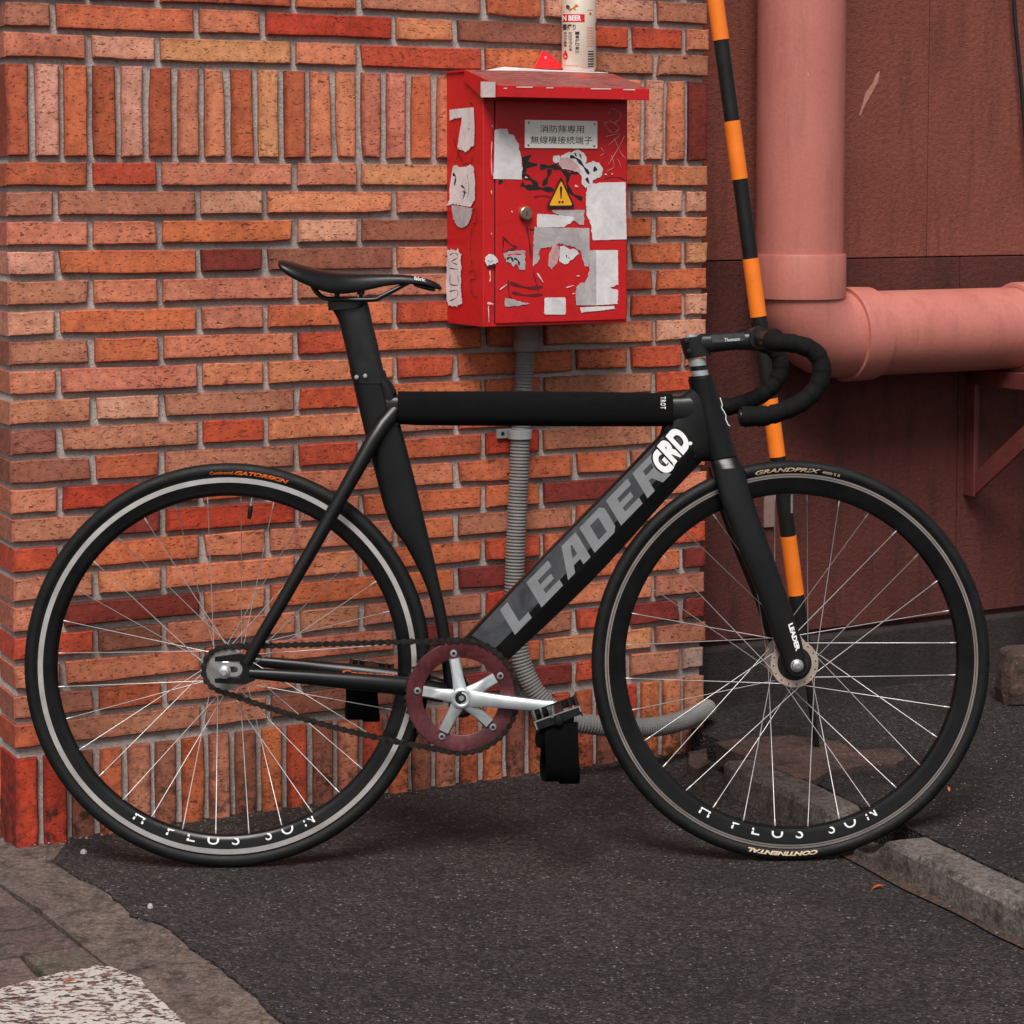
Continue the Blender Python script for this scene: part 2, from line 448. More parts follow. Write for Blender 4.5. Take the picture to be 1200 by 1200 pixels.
def red_mat():
    t = NT('red_box_paint'); v = t.coord()
    g, f = t.noise(v, 10, 5, 0.6), t.noise(v, 90, 5, 0.7)
    col = t.mix(g, s2l((186, 20, 26)), s2l((204, 30, 34)))
    gr = t.ramp(t.noise(v, 18, 6, 0.75, 0.8), [(0.54, 0), (0.72, 0.5)])
    col = t.mix(gr, col, s2l((128, 26, 26)))
    chip = t.ramp(t.noise(v, 55, 4, 0.75), [(0.735, 0), (0.75, 1)])
    col = t.mix(chip, col, s2l((196, 176, 170)))
    st = t.coord(scale=(1, 1, 0.2))
    scr = t.ramp(t.noise(st, 170, 3, 0.6, 0.3), [(0.74, 0), (0.78, 0.6)])
    col = t.mix(scr, col, s2l((212, 120, 112)))
    nb = t.bump(f, 0.0005, 0.6); nb = t.bump(chip, -0.0004, 0.8, nb)
    return t.out(col, t.ramp(f, [(0.3, 0.32), (0.7, 0.5)]), 0.0, nb)
M['red'] = red_mat()
def rust_red():
    t = NT('red_hood_worn'); v = t.coord(); m = t.coord(scale=(1, 4, 1))
    g = t.noise(m, 28, 6, 0.75)
    col = t.mix(t.ramp(g, [(0.40, 0), (0.62, 1)]), s2l((112, 52, 50)), s2l((150, 92, 86)))
    e = t.ramp(t.noise(v, 12, 5, 0.7), [(0.55, 0), (0.68, 0.8)])
    col = t.mix(e, col, s2l((180, 60, 44)))
    return t.out(col, 0.55, 0, t.bump(g, 0.0008, 0.7))
M['hood_top'] = rust_red()
def paper_mat(name, a, b):
    t = NT(name); v = t.coord()
    g, f = t.noise(v, 22, 6, 0.75, 0.6), t.noise(v, 150, 5, 0.7)
    col = t.mix(t.ramp(g, [(0.36, 0), (0.66, 1)]), s2l(a), s2l(b))
    d = t.ramp(t.noise(v, 48, 6, 0.8), [(0.60, 0), (0.74, 0.5)])
    col = t.mix(d, col, s2l((132, 122, 122)))
    return t.out(col, 0.8, 0, t.bump(f, 0.0006, 0.8))
M['paper'] = paper_mat('torn_paper', (226, 222, 222), (198, 190, 192))
M['paper_grey'] = paper_mat('weathered_paper', (188, 180, 180), (150, 142, 144))
M['paper_pink'] = paper_mat('paper_residue', (206, 176, 176), (180, 130, 130))
M['plate'] = simple('sign_plate', s2l((244, 238, 230)), 0.45, 0, 0.04)
M['ink'] = simple('black_ink', (0.012, 0.012, 0.013), 0.55)
M['ink_faded'] = simple('faded_ink', s2l((96, 20, 24)), 0.6)
M['chalk'] = simple('white_scratch', s2l((226, 150, 146)), 0.7)
M['chip'] = simple('paint_chip', s2l((216, 196, 190)), 0.7)
M['yellow'] = simple('warning_yellow', s2l((238, 168, 32)), 0.5, 0, 0.08)
M['dark_steel'] = simple('worn_steel', s2l((150, 146, 143)), 0.36, 0.6, 0.35, 60)
M['scrape'] = simple('stucco_scrape', s2l((176, 122, 106)), 0.85, 0, 0.2, 80)
M['plate_dull'] = simple('dull_plate', s2l((138, 112, 106)), 0.6, 0.1, 0.2, 60)
M['brass'] = simple('lock_brass', s2l((168, 140, 124)), 0.38, 0.8, 0.2, 60)
M['orange'] = simple('orange_sleeve', s2l((240, 124, 34)), 0.36, 0, 0.07, 25)
M['black_sleeve'] = simple('black_sleeve', (0.006, 0.006, 0.006), 0.5, 0, 0.15, 25)
M['conduit'] = simple('grey_conduit', s2l((118, 116, 114)), 0.55, 0, 0.14, 24)
M['fitting'] = simple('grey_fitting', s2l((124, 116, 112)), 0.6, 0, 0.1, 24)
M['clamp'] = simple('clamp_grey', s2l((146, 150, 148)), 0.5, 0.0, 0.1, 40)
M['frame'] = simple('matte_black_paint', (0.0035, 0.0038, 0.0042), 0.34, 0, 0.15, 12, 0.00008, 900, 0.05, Specular_IOR_Level=0.40)
M['panel'] = None
def panel_mat():
    t = NT('satin_grey_mottled'); v = t.coord(); g = t.noise(v, 26, 6, 0.7, 0.8)
    col = t.mix(t.ramp(g, [(0.35, 0), (0.7, 1)]), s2l((44, 46, 49)), s2l((74, 76, 79)))
    return t.out(col, 0.45, 0)
M['panel'] = panel_mat()
M['letter_grey'] = simple('letter_grey', s2l((122, 124, 127)), 0.5, 0, 0.10, 40)
M['white'] = simple('white_print', s2l((236, 236, 236)), 0.5, 0, 0.03)
M['pad'] = simple('pad_fabric', (0.0028, 0.0028, 0.003), 0.9, 0, 0.25, 60, 0.0006, 700, Specular_IOR_Level=0.15)
M['tape'] = simple('bar_tape', (0.003, 0.003, 0.003), 0.8, 0, 0.25, 90, 0.0010, 500, Specular_IOR_Level=0.2)
M['strap'] = simple('strap_webbing', (0.0015, 0.0015, 0.0016), 0.9, 0, 0.2, 80, 0.0004, 700, Specular_IOR_Level=0.1)
M['rubber'] = simple('tyre_rubber', (0.0042, 0.0042, 0.0045), 0.6, 0, 0.3, 30, 0.0003, 300, Specular_IOR_Level=0.3)
M['saddle'] = simple('saddle_cover', (0.004, 0.004, 0.0044), 0.36, 0, 0.1, 40, 0.0002, 900, Specular_IOR_Level=0.4)
M['rim'] = simple('rim_black', (0.003, 0.0034, 0.004), 0.30, 0.1, 0.1, 20, Specular_IOR_Level=0.45)
M['brake_track'] = simple('brake_track', s2l((200, 196, 194)), 0.36, 0.6, 0.10, 18)
M['brake_line'] = simple('brake_line', s2l((150, 140, 136)), 0.42, 0.6, 0.1, 18)
M['steel'] = simple('spoke_steel', s2l((200, 196, 194)), 0.38, 0.55, 0.06)
M['silver'] = simple('polished_silver', s2l((198, 200, 202)), 0.30, 0.85, 0.06, 40)
M['alloy'] = simple('alloy_brushed', s2l((180, 186, 188)), 0.40, 0.5, 0.06, 40, 0.0001, 400)
M['hub_pale'] = simple('hub_flange', s2l((196, 176, 164)), 0.36, 0.55, 0.15, 60)
M['black_metal'] = simple('black_metal', (0.005, 0.005, 0.0055), 0.36, 0.0, 0.2, 40)
M['chain'] = simple('oiled_chain', s2l((52, 48, 46)), 0.35, 0.7, 0.4, 120)
M['hole'] = simple('dark_hole', (0.004, 0.004, 0.004), 0.9)
def ring_mat():
    t = NT('chainring_anodised'); v = t.coord(); g = t.noise(v, 55, 5, 0.7, 0.7); r2 = t.noise(v, 20, 4, 0.6)
    col = t.mix(t.ramp(g, [(0.36, 0), (0.66, 1)]), s2l((64, 24, 29)), s2l((104, 48, 53)))
    col = t.mix(t.ramp(r2, [(0.42, 0), (0.6, 0.6)]), col, s2l((66, 26, 30)))
    return t.out(col, 0.42, 0.25, t.bump(g, 0.0003, 0.6))
M['ring'] = ring_mat()
M['can'] = simple('can_print_cream', s2l((226, 212, 196)), 0.32, 0.25, 0.03)
M['can_red'] = simple('can_red', s2l((214, 36, 34)), 0.35, 0.2, 0.05)
M['can_gold'] = simple('can_gold', s2l((216, 132, 40)), 0.35, 0.4, 0.2, 90)
M['can_purple'] = simple('can_purple', s2l((92, 52, 78)), 0.4, 0.1)
M['can_salmon'] = simple('can_salmon', s2l((220, 150, 132)), 0.4, 0.1)
M['packet_red'] = simple('packet_red', s2l((222, 30, 38)), 0.35, 0, 0.1, 60, 0.0006, 60)
M['packet_white'] = simple('packet_white', s2l((226, 220, 220)), 0.5, 0, 0.06, 60, 0.0008, 60)
M['orange_print'] = simple('orange_print', s2l((226, 106, 44)), 0.5)
M['sand_print'] = simple('sand_print', s2l((206, 182, 150)), 0.5)
M['leaf'] = simple('dead_leaf', s2l((160, 76, 44)), 0.7, 0, 0.3, 120, 0.0006, 200)
M['orange_scrap'] = simple('orange_scrap', s2l((232, 110, 40)), 0.5)
M['cable'] = simple('cable_black', (0.01, 0.01, 0.011), 0.5)
M['pebble'] = simple('pebble', s2l((140, 128, 122)), 0.8, 0, 0.4, 300)

# ------------------------------------------------------------------ the brick wall, brick by brick
PAL = {'o': (208, 110, 70), 'O': (218, 130, 92), 'p': (220, 152, 124), 'k': (208, 124, 96), 't': (188, 118, 90), 'b': (152, 90, 70),
       'y': (210, 140, 96), 'r': (198, 82, 52), 'R': (190, 64, 40), 'd': (136, 52, 42), 'q': (188, 94, 60), 'g': (172, 138, 120)}
HP = 0.0503                          # course pitch
JU = 0.0115                          # half of a joint, along the wall, is JU/2
UA = [0.0, 0.085, 0.338, 0.4625, 0.7155, 0.840, 1.093, 1.2145, 1.337, 1.390]
UB = [0.0, 0.1446, 0.268, 0.520, 0.645, 0.897, 1.022, 1.2715, 1.390]
ZR2 = 1.1635                         # top of the first course under the upper soldier band
rows = {  # course number -> colours, left to right
    -4: 'otkoOtob', -3: 'kOotprobo', -2: 'tokoOtopk', -1: 'tqqotqpt', 0: 'toORObrrO', 1: 'kpyOrott', 2: 'qrkkyrrO', 3: 'ttpOkoopp', 4: 'kOOpbooO'.replace('OO', 'Oo', 1),
    5: 'podbOoroy', 6: 'tOkttkro', 7: 'pokorOorp', 8: 'toOrooOp', 9: 'kkOOroorO', 10: 'tptrootr', 11: 'btrOtotbo', 12: 'bqtrqRto',
    13: 'kRqOOooto', 14: 'tdRkoodO', 15: 'roOkotoko', 16: 'tOOOoror', 17: 'kdOoodood', 18: 'rbkttROt', 19: 'kOokdtrdd', 20: 'tqkttoyt', 21: 'qttbodrtg'}
SOL1 = 'qpoqpqkOqyqOOkkoOopkoOpkOpOd'
SOL2 = 'RRbotbqtborbkrobtqoborqbRoOtRo'
wall = Thing('brick_wall', WALL, (0, 0, 0), 'orange and brown brick wall with two bands of upright bricks behind the black bicycle', 'wall')
core = MB(); core.box(0.006, 1.384, 0.0055, 0.42, -0.06, 2.62)
part('mortar', core, M['mortar'], wall)
cache = {}
def brick_mesh(w, h, depth, kind=0):
    key = (round(w, 3), round(h, 3), round(depth, 3), kind)
    lst = cache.setdefault(key, [])
    if len(lst) < 4:
        r = random.Random(hash(key) % 9999 + len(lst) * 17)
        n = 10
        j = lambda a: r.uniform(-a, a)
        # outline (front), slightly irregular, then a softened arris and an inner ring for the fired edge
        ip, c = [], 0.0022
        W2, H2 = w / 2, h / 2
        xs = [-W2, -W2 * 0.45, W2 * 0.1, W2 * 0.6, W2]
        if h > w: xs = [-W2, W2]
        zs = [-H2, H2] if h <= w else [-H2, -H2 * 0.4, H2 * 0.2, H2]
        loop = []
        for x in xs[:-1]: loop.append((x, -H2))
        for z in zs[:-1]: loop.append((W2, z))
        for x in reversed(xs[1:]): loop.append((x, H2))
        for z in reversed(zs[1:]): loop.append((-W2, z))
        loop = [(x + j(0.0011), z + j(0.0011)) for x, z in loop]
        if len(lst) in (1, 3):      # one knocked corner
            ci = r.choice([i for i, (x, z) in enumerate(loop) if abs(abs(x) - W2) < 0.003 and abs(abs(z) - H2) < 0.003]); x, z = loop[ci]; loop[ci] = (x - math.copysign(r.uniform(0.002, 0.0045), x), z - math.copysign(r.uniform(0.0015, 0.0035), z))
        def inset(q, d):
            out = []
            for x, z in q:
                out.append((math.copysign(max(abs(x) - d, 0), x) if abs(abs(x) - W2) < 0.003 else x * (W2 - d) / W2,
                            math.copysign(max(abs(z) - d, 0), z) if abs(abs(z) - H2) < 0.003 else z * (H2 - d) / H2))
            return out
        dd = 0.24 * min(w, h)
        rings = [(loop, depth, 0.0), (loop, c, 0.0), (inset(loop, c), 0.0, 0.03), (inset(loop, dd), j(0.0004) - 0.0002, 0.24)]
        vs, fs, uv = [], [], []
        for q, y, d in rings:
            vs += [(x, y, z) for x, z in q]; uv += [d] * len(q)
        m = len(loop)
        for a in range(3):
            for k in range(m):
                l = (k + 1) % m
                fs.append((a * m + k, a * m + l, (a + 1) * m + l, (a + 1) * m + k))
        fs.append(tuple(3 * m + k for k in range(m)))
        me = bpy.data.meshes.new('brick'); me.from_pydata(vs, [], fs)
        ul = me.uv_layers.new(name='UVMap')
        for lp in me.loops: ul.data[lp.index].uv = (uv[lp.vertex_index], 0.5)
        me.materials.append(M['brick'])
        me.polygons.foreach_set('use_smooth', [True] * len(me.polygons)); me.set_sharp_from_angle(angle=R(35))
        lst.append(me)
        return me
    return rng.choice(lst)
def albedo(code, r=0.06):
    c = s2l(PAL[code]); k = 0.93 * (1 + rng.uniform(-r, r))
    return (c[0] * k, c[1] * k * (1 + rng.uniform(-r, r)), c[2] * k * (1 + rng.uniform(-r, r)), 1.0)
def lay(u0, u1, z0, z1, code, depth=0.03, proud=0.0, spin=0.0):
    me = brick_mesh(u1 - u0, z1 - z0, depth)
    o = bpy.data.objects.new('brick', me); COL.objects.link(o)
    o.parent = wall.o
    o.location = ((u0 + u1) / 2, -0.004 - proud - rng.uniform(0, 0.0022), (z0 + z1) / 2)
    o.rotation_euler = (rng.uniform(-0.012, 0.012), rng.uniform(-0.003, 0.003) + spin, rng.uniform(-0.006, 0.006))
    o.color = albedo(code)
    return o
def corner_fix(o, u1):  # first brick of a course: deep, so that its end shows round the corner
    pass
for k, s in rows.items():
    if k <= 1: top = ZR2 + 0.2135 + (1 - k) * 0.0503 + 0.0002
    else: top = ZR2 - (k - 2) * HP
    if k > 1: pass
    us = UA if k % 2 else UB
    if k % 2 == 0: us = UA
    # even courses 0, and odd ones further down, start with the short piece
    short = (k in (0, -2, -4)) or (k >= 3 and k % 2 == 1)
    us = UA if short else UB
    for i in range(len(us) - 1):
        c = s[i] if i < len(s) else 'o'
        a, b = us[i] + JU / 2, us[i + 1] - JU / 2
        if i == 0: a = 0.0
        if i == len(us) - 2: b = 1.390 + rng.uniform(-0.002, 0.003)
        lay(a, b, top - 0.0395 + rng.uniform(-0.0008, 0.0008), top + rng.uniform(-0.0008, 0.0008), c, depth=0.10 if i == 0 or i == len(us) - 2 else 0.02)
def soldiers(z0, z1, s, first, pitch, wd, jit=0.0):
    u = first; i = 0
    while u + wd < 1.396:
        w_ = wd + rng.uniform(-0.0015, 0.0015)
        last = u + pitch + wd > 1.396
        b = 1.390 if last else u + w_
        lay(u, b, z0 + rng.uniform(-jit, jit), z1 + rng.uniform(-jit, jit), s[i % len(s)], depth=0.10 if i == 0 or last else 0.02, spin=rng.uniform(-0.006, 0.006))
        u += pitch; i += 1
soldiers(1.1735, 1.3265, SOL1, 0.003, 0.04985, 0.0382)
soldiers(-0.012, 0.1500, SOL2, 0.0, 0.04985, 0.0382, 0.001)
# courses above the picture: one joined part
hi = MB()
zt = ZR2 + 0.2135 + 5 * 0.0503 + 0.0503
while zt < 2.6:
    u = 0.0; n = 0
    while u < 1.38:
        w_ = 0.2405 if (n + int(zt * 100)) % 2 else 0.112
        hi.box(u, min(u + w_, 1.39), -0.005, 0.03, zt - 0.0395, zt); u += w_ + 0.0115; n += 1
    zt += 0.0503
o = part('upper_bricks', hi, M['brick'], wall); o['kind'] = 'stuff'; o.color = albedo('k')

# the short return round the left corner
ret = MB()
for k in range(-4, 22):
    top = ZR2 + 0.2137 + (1 - k) * 0.0503 if k <= 1 else ZR2 - (k - 2) * HP
    for y0, y1 in (((0.112, 0.215), (0.227, 0.42)) if k % 2 else ((0.112, 0.34), (0.352, 0.42))):
        ret.box(0.0, 0.02, y0, y1, top - 0.0395, top)
for z0, z1 in ((1.1735, 1.3265), (-0.012, 0.15)):
    for i in range(6): ret.box(0.0, 0.02, 0.112 + i * 0.05, 0.15 + i * 0.05, z0, z1)
o = part('return_bricks', ret, M['brick'], wall, bevel=0.0012); o['kind'] = 'stuff'; o.color = albedo('o')

# ------------------------------------------------------------------ stucco wall behind, set 14 cm back
NS = -0.14
stw = Thing('stucco_wall', WALL, (1.39, -NS, 0), 'rough dark red stucco wall with a grey plinth behind the pink pipes', 'wall')
uV1 = W(1088, 160, NS).x; uV2 = W(1121, 600, NS).x; zH = W(1100, 301, NS).z
zb1 = W(1120, 719, NS).z; uEnd = 4.2; uS = 1.30
def panel(u0, u1, z0, z1, m, pr=0.0):
    b = MB(); b.box(u0, u1, -NS - pr, -NS + 0.03, z0, z1); part('panel', b, M[m], stw, bevel=0.0012)
b = MB(); b.box(uS - 0.02, uEnd, -NS + 0.012, -NS + 0.3, -0.1, 2.8); part('backing', b, M['stucco_dirty_shaded'], stw)
G = 0.0013
panel(uS, uV1 - G, zH + G, 2.8, 'stucco'); panel(uV1 + G * 0.4, uEnd, zH + G, 2.8, 'stucco')
panel(uS, uV2 - G, zb1, zH - G, 'stucco_dirty_shaded'); panel(uV2 + G, uEnd, zb1, zH - G, 'stucco_dirty_shaded')
b = MB(); b.box(uS, uEnd, -NS - 0.022, -NS + 0.01, 0.02, zb1 - 0.012); part('plinth', b, M['plinth'], stw, bevel=0.006)
b = MB(); p = [W(1031, 83, NS), W(1029, 95, NS), W(1021, 110, NS), W(1014, 122, NS), W(1008, 136, NS), W(1006.5, 134, NS), W(1011, 120, NS), W(1014, 108, NS), W(1022, 98, NS), W(1027, 86, NS)]
b.add([Vector((q.x, -NS - 0.0008, q.z)) for q in p], [tuple(range(len(p)))]); part('scrape', b, M['scrape'], stw, label='pale scrape in the red stucco')

# ------------------------------------------------------------------ pink drain pipes
NP = -0.14 + 0.105
c0 = W(938, 200, NP); ctop = W(941, 0, NP); RP = 0.5 * (W(985, 100, NP).x - W(892, 100, NP).x) * 0.915
# pipe axis: vertical; horizontal run parallel to the wall
px_ = W(936.5, 330, NP).x
zc = W(1090, 388, NP).z; RH = RP * 0.985
pipe = Thing('drain_pipe', WALL, (px_, -NP, 0.9), 'thick pink drain pipe dropping down the stucco wall and turning right at an elbow', 'pipe')
zcol0, zcol1 = W(936, 352, NP + RP).z, W(936, 299, NP + RP).z
b = MB(); b.tube([(px_, -NP, zcol0 + 0.01), (px_, -NP, 2.75)], RP, 64); part('vertical_pipe', b, M['pink'], pipe, smooth=40)
b = MB(); b.lathe((px_, -NP, 0), [(RP + 0.0005, zcol0), (RP + 0.005, zcol0), (RP + 0.0055, zcol0 + 0.004), (RP + 0.0055, zcol1 - 0.004), (RP + 0.004, zcol1), (RP + 0.0005, zcol1)], 64, axis=2)
part('collar', b, M['pink'], pipe, smooth=40)
# elbow
b = MB(); pts = []; rb = RP * 1.10
xe = px_ + rb; 
for i in range(13):
    a = PI / 2 * i / 12
    pts.append((px_ + rb * (1 - math.cos(a)), -NP, zc + rb * (1 - math.sin(a))))
pts = [(px_, -NP, zcol0 + 0.008)] + pts if zcol0 + 0.008 > zc + rb else pts
pts.append((px_ + rb + 0.02, -NP, zc))
b.tube(pts, RP * 1.0, 64); part('elbow', b, M['pink'], pipe, smooth=40)
xs1 = px_ + rb + 0.012
b = MB(); b.lathe((0, -NP, zc), [(RH + 0.001, xs1), (RH + 0.009, xs1), (RH + 0.010, xs1 + 0.006), (RH + 0.0085, xs1 + 0.062), (RH + 0.001, xs1 + 0.066)], 64, axis=0)
part('socket', b, M['pink'], pipe, smooth=40)
b = MB(); b.tube([(xs1 - 0.01, -NP, zc), (xs1 + 1.4, -NP, zc)], RH, 64); part('horizontal_pipe', b, M['pink'], pipe, smooth=40)
xf = W(1186, 380, NP).x
b = MB(); b.lathe((0, -NP, zc), [(RH + 0.001, xf), (RH + 0.008, xf + 0.003), (RH + 0.011, xf + 0.012), (RH + 0.011, xf + 0.10), (RH + 0.001, xf + 0.10)], 64, axis=0)
part('collar', b, M['pink'], pipe, smooth=40)
b = MB(); q = W(978, 201, NP + RP * 0.4); b.box(q.x - 0.004, q.x + 0.004, q.y - 0.02, q.y - 0.001, q.z - 0.003, q.z + 0.003); part('label_scrap', b, M['clamp'], pipe)

# ------------------------------------------------------------------ steel bracket under the horizontal pipe
ub = W(1130, 500, NS).x
br = Thing('pipe_bracket', WALL, (ub, -NS, 0.5), 'dark red triangular steel bracket under the horizontal pink pipe', 'bracket')
ztip = W(1124, 580, NS).z; ztop = zc - RH - 0.004
b = MB(); b.box(ub, ub + 0.005, -NS - 0.033, -NS - 0.001, ztip, ztop); b.box(ub + 0.005, ub + 0.035, -NS - 0.006, -NS - 0.001, ztip, ztop); part('wall_leg', b, M['bracket'], br)
n1 = 0.36
b = MB(); b.box(ub, ub + 0.005, -NS - n1, -NS - 0.006, ztop - 0.034, ztop); b.box(ub + 0.005, ub + 0.038, -NS - n1, -NS - 0.006, ztop - 0.006, ztop); part('top_arm', b, M['bracket'], br)
b = MB()
pa, pb = Vector((ub + 0.006, -NS - 0.01, ztip + 0.012)), Vector((ub + 0.006, -NS - n1 + 0.02, ztop - 0.02))
dv = (pb - pa).normalized(); nv = Vector((0, dv.z, -dv.y)) * 0.020
vs = [pa - nv, pa + nv, pb + nv, pb - nv]; b.add([v for v in vs] + [v + Vector((0.006, 0, 0)) for v in vs], [(0, 1, 2, 3), (7, 6, 5, 4), (0, 4, 5, 1), (1, 5, 6, 2), (2, 6, 7, 3), (3, 7, 4, 0)])
part('brace', b, M['bracket'], br)
b = MB(); q = W(1199, 437, 0.1); b.lathe((ub + 0.02, -NS - n1 + 0.06, 0), [(0.001, ztop - 0.016), (0.009, ztop - 0.016), (0.009, ztop - 0.006), (0.001, ztop - 0.006)], 6, axis=2); part('bolt', b, M['leaf'], br)

# small drilled plate behind the striped pole, hanging cable
b = MB(); q0, q1 = W(894, 618, NS), W(906, 572, NS)
b.box(q0.x, q1.x, -NS - 0.006, -NS - 0.0005, q0.z, q1.z + 0.02)
pl = solo('wall_plate', b, M['plate_dull'], WALL, 'small grey steel plate on the stucco behind the striped pole', 'plate', bevel=0.001)
b = MB(); qs = [W(1186, -40, NS + 0.02), W(1190, 30, NS + 0.02), W(1196, 90, NS + 0.02), W(1200, 140, NS + 0.02), W(1206, 210, NS + 0.02), W(1216, 300, NS + 0.02)]
qs = [qs[0] + Vector((-0.06, 0, 1.1)), qs[0] + Vector((-0.02, 0, 0.5))] + qs; b.tube(qs, 0.0045, 10)
solo('cable', b, M['cable'], WALL, 'thin black cable hanging down the stucco at the top right', 'cable', smooth=60)

# ------------------------------------------------------------------ striped pole (sleeve of a stay wire)
base = ground(958, 881, 0.05)
top_dir = ray(838.5, 0)
YP = base.y
topp = CAM + top_dir * ((YP + 0.02) / top_dir.y)
axis = (topp - base).normalized()
def on_pole(py):     # point of the pole axis seen at photo row py
    lo, hi_ = 0.0, 3.0
    for _ in range(50):
        m = (lo + hi_) / 2; p = base + axis * m; d = p - CAM
        z_ = d.dot(Vector((0, CP, -SP))); y_ = d.dot(Vector((0, SP, CP)))
        if PY - F_PX * y_ / z_ > py: lo = m
        else: hi_ = m
    return base + axis * lo
pole = Thing('striped_pole', WORLD, base, 'leaning round pole banded black and orange between the brick wall and the pink pipe', 'pole')
b = MB(); b.tube([base - axis * 0.03, on_pole(782)], 0.0058, 12); part('stay_rod', b, M['black_metal'], pole, smooth=60)
rpol = 0.0155
ext = topp + axis * 0.9
b = MB(); b.tube([on_pole(792), on_pole(786), ext], [rpol * 0.8, rpol - 0.0012, rpol - 0.0012], 32); part('sleeve', b, M['black_sleeve'], pole, smooth=40)
for y1, y0 in ((-140, -50), (697, 628), (535, 467), (371, 303), (210, 142), (47, -40)):
    if y1 < 0: continue
    b = MB(); b.tube([on_pole(y1), on_pole(y0)], rpol, 32); part('orange_band', b, M['orange'], pole, smooth=40)
p = on_pole(382); b = MB(); b.tube([p - axis * 0.008, p + axis * 0.008], rpol + 0.0025, 32); part('joint_ring', b, M['black_metal'], pole, smooth=40)

# ------------------------------------------------------------------ ground
def edge_noise(poly, amp, step, seed=1, closed=True, z=0):
    out = []; n = len(poly)
    for i in range(n if closed else n - 1):
        a, c = Vector(poly[i]), Vector(poly[(i + 1) % n]); m = max(1, int((c - a).length / step))
        for k in range(m):
            p = a.lerp(c, k / m)
            q = Vector((p.x * 9 + seed, p.y * 9, 0)); nn = noise.noise(q) + 0.6 * noise.noise(q * 4)+ 0.4 * noise.noise(q * 11)
            mm = noise.noise(q + Vector((31, 7, 0)))+ 0.6 * noise.noise(q * 4+ Vector((31, 7, 0)))
            out.append(Vector((p.x + nn * amp, p.y + mm * amp)))
    return out
def gp(px, py, z=0.0):
    p = ground(px, py, z); return Vector((p.x, p.y))
b = MB(); b.add([(-60, -30, -0.03), (60, -30, -0.03), (60, 80, -0.03), (-60, 80, -0.03)], [(0, 1, 2, 3)])
solo('ground', b, M['asphalt_old'], WORLD, kind='structure', org=(0, 0, -0.03))
# asphalt apron: left edge ragged, right edge at the kerb
kf = [Vector((0.760, 3.263)), Vector((0.545, 3.640)), Vector((0.407, 4.06))]       # front foot of the kerb
kA, kB = gp(1200, 1110), gp(862, 936)
kdir = (kB - kA).normalized()
kprp = Vector((kdir.y, -kdir.x))
K0 = kA - kdir * 1.6; K1 = kB + kdir * 0.05
le = [gp(62, 1008), gp(92, 1030), gp(118, 1040), gp(146, 1058), gp(152, 1072), gp(196, 1084), gp(222, 1108), gp(262, 1134), gp(300, 1168), gp(336, 1204), gp(420, 1290), gp(560, 1500)]
le = [le[0]] + edge_noise([tuple(v) for v in le], 0.006, 0.012, 3, False)
far = [(WALL.M @ Vector((0.10, 0.01, 0))).to_2d(), (WALL.M @ Vector((1.40, 0.01, 0))).to_2d(), (WALL.M @ Vector((1.5, 0.12, 0))).to_2d()]
ap = list(le) + [Vector((0.2, 0.6)), K0 - kdir * 1.2 + kprp * 0.02, K0 + kprp * 0.02, K1 + kprp * 0.02, far[2], far[1], far[0]]
b = MB()
top = [Vector((p.x, p.y, 0.0)) for p in ap]; bot = [Vector((p.x, p.y, -0.029)) for p in ap]; n = len(ap)
b.add(top + bot, [tuple(range(n))] + [(i, (i + 1) % n, (i + 1) % n + n, i + n) for i in range(n)])
solo('asphalt', b, M['asphalt'], WORLD, kind='structure', org=(0, 3, 0))
# raised ground on the right of the kerb
kb = K0 + kprp * 0.076
rg = [K0 - kdir * 1.2 + kprp * 0.076, Vector((6, -0.5)), Vector((6, 9)), (WALL.M @ Vector((1.36, 0.15, 0))).to_2d(), K1 + kprp * 0.102 + kdir * 0.05]
rge = edge_noise([tuple(rg[-1]), tuple(rg[0])], 0.004, 0.014, 9, False)
poly = rg[:4] + rge
b = MB(); b.slab([(p.x, p.y) for p in poly], -0.029, 0.047)
solo('raised_asphalt', b, M['asphalt_old'], WORLD, kind='structure', org=(1, 4, 0))
# kerb stones
kerb = Thing('kerb', WORLD, (K0.x, K0.y, 0), None, None); kerb.o['kind'] = 'structure'
cuts = [gp(1078, 1004, 0.056)]
s_j = (cuts[0] - K0).dot(kdir); L = (K1 - K0).length
def kstone(a, c, seed, low=False, brk=None):
    b = MB(); rings = []; m = int((c - a) / 0.012) + 2
    for i in range(m + 1):
        t_ = a + (c - a) * i / m; p = K0 + kdir * t_
        def nz(k): return noise.noise(Vector((t_ * 14 + seed, k * 5.1, 0))) * 0.0028 + noise.noise(Vector((t_ * 60 + seed, k * 3.1, 2))) * 0.0013
        h = 0.056; w = 0.076
        if brk:
            e = max(0.0, (abs(t_ - brk) < 0.045) * (1 - abs(t_ - brk) / 0.045)); h -= (0.034 + 0.010 * noise.noise(Vector((t_ * 90, 8, 2)))) * e ** 0.7; w -= 0.006 * e
        if low: h = 0.006 + 0.003 * noise.noise(Vector((t_ * 40, 3, 1)))
        prof = [(0.0, -0.02), (0.001 + nz(1), 0.02), (0.003 + nz(2), h - 0.008), (0.009 + nz(3), h + nz(4) * 0.6), (w * 0.5, h + nz(5) * 0.5), (w + nz(6), h - 0.001), (w, -0.02)]
        rings.append([Vector((p.x + kprp.x * d, p.y + kprp.y * d, z)) for d, z in prof])
    b.loft(rings); part('kerb_stone', b, M['kerb'], kerb, smooth=22)
yw = cf.y + 0.01; sA = (yw - 0.045 - K0.y) / kdir.y; sB = (yw + 0.05 - K0.y) / kdir.y      # the kerb is broken away where the front tyre stands
kstone(s_j + 0.002 - 0.62, s_j - 0.002, 1); kstone(s_j + 0.002, sA, 5, brk=sA); kstone(sA + 0.004, sB - 0.004, 7, low=True)
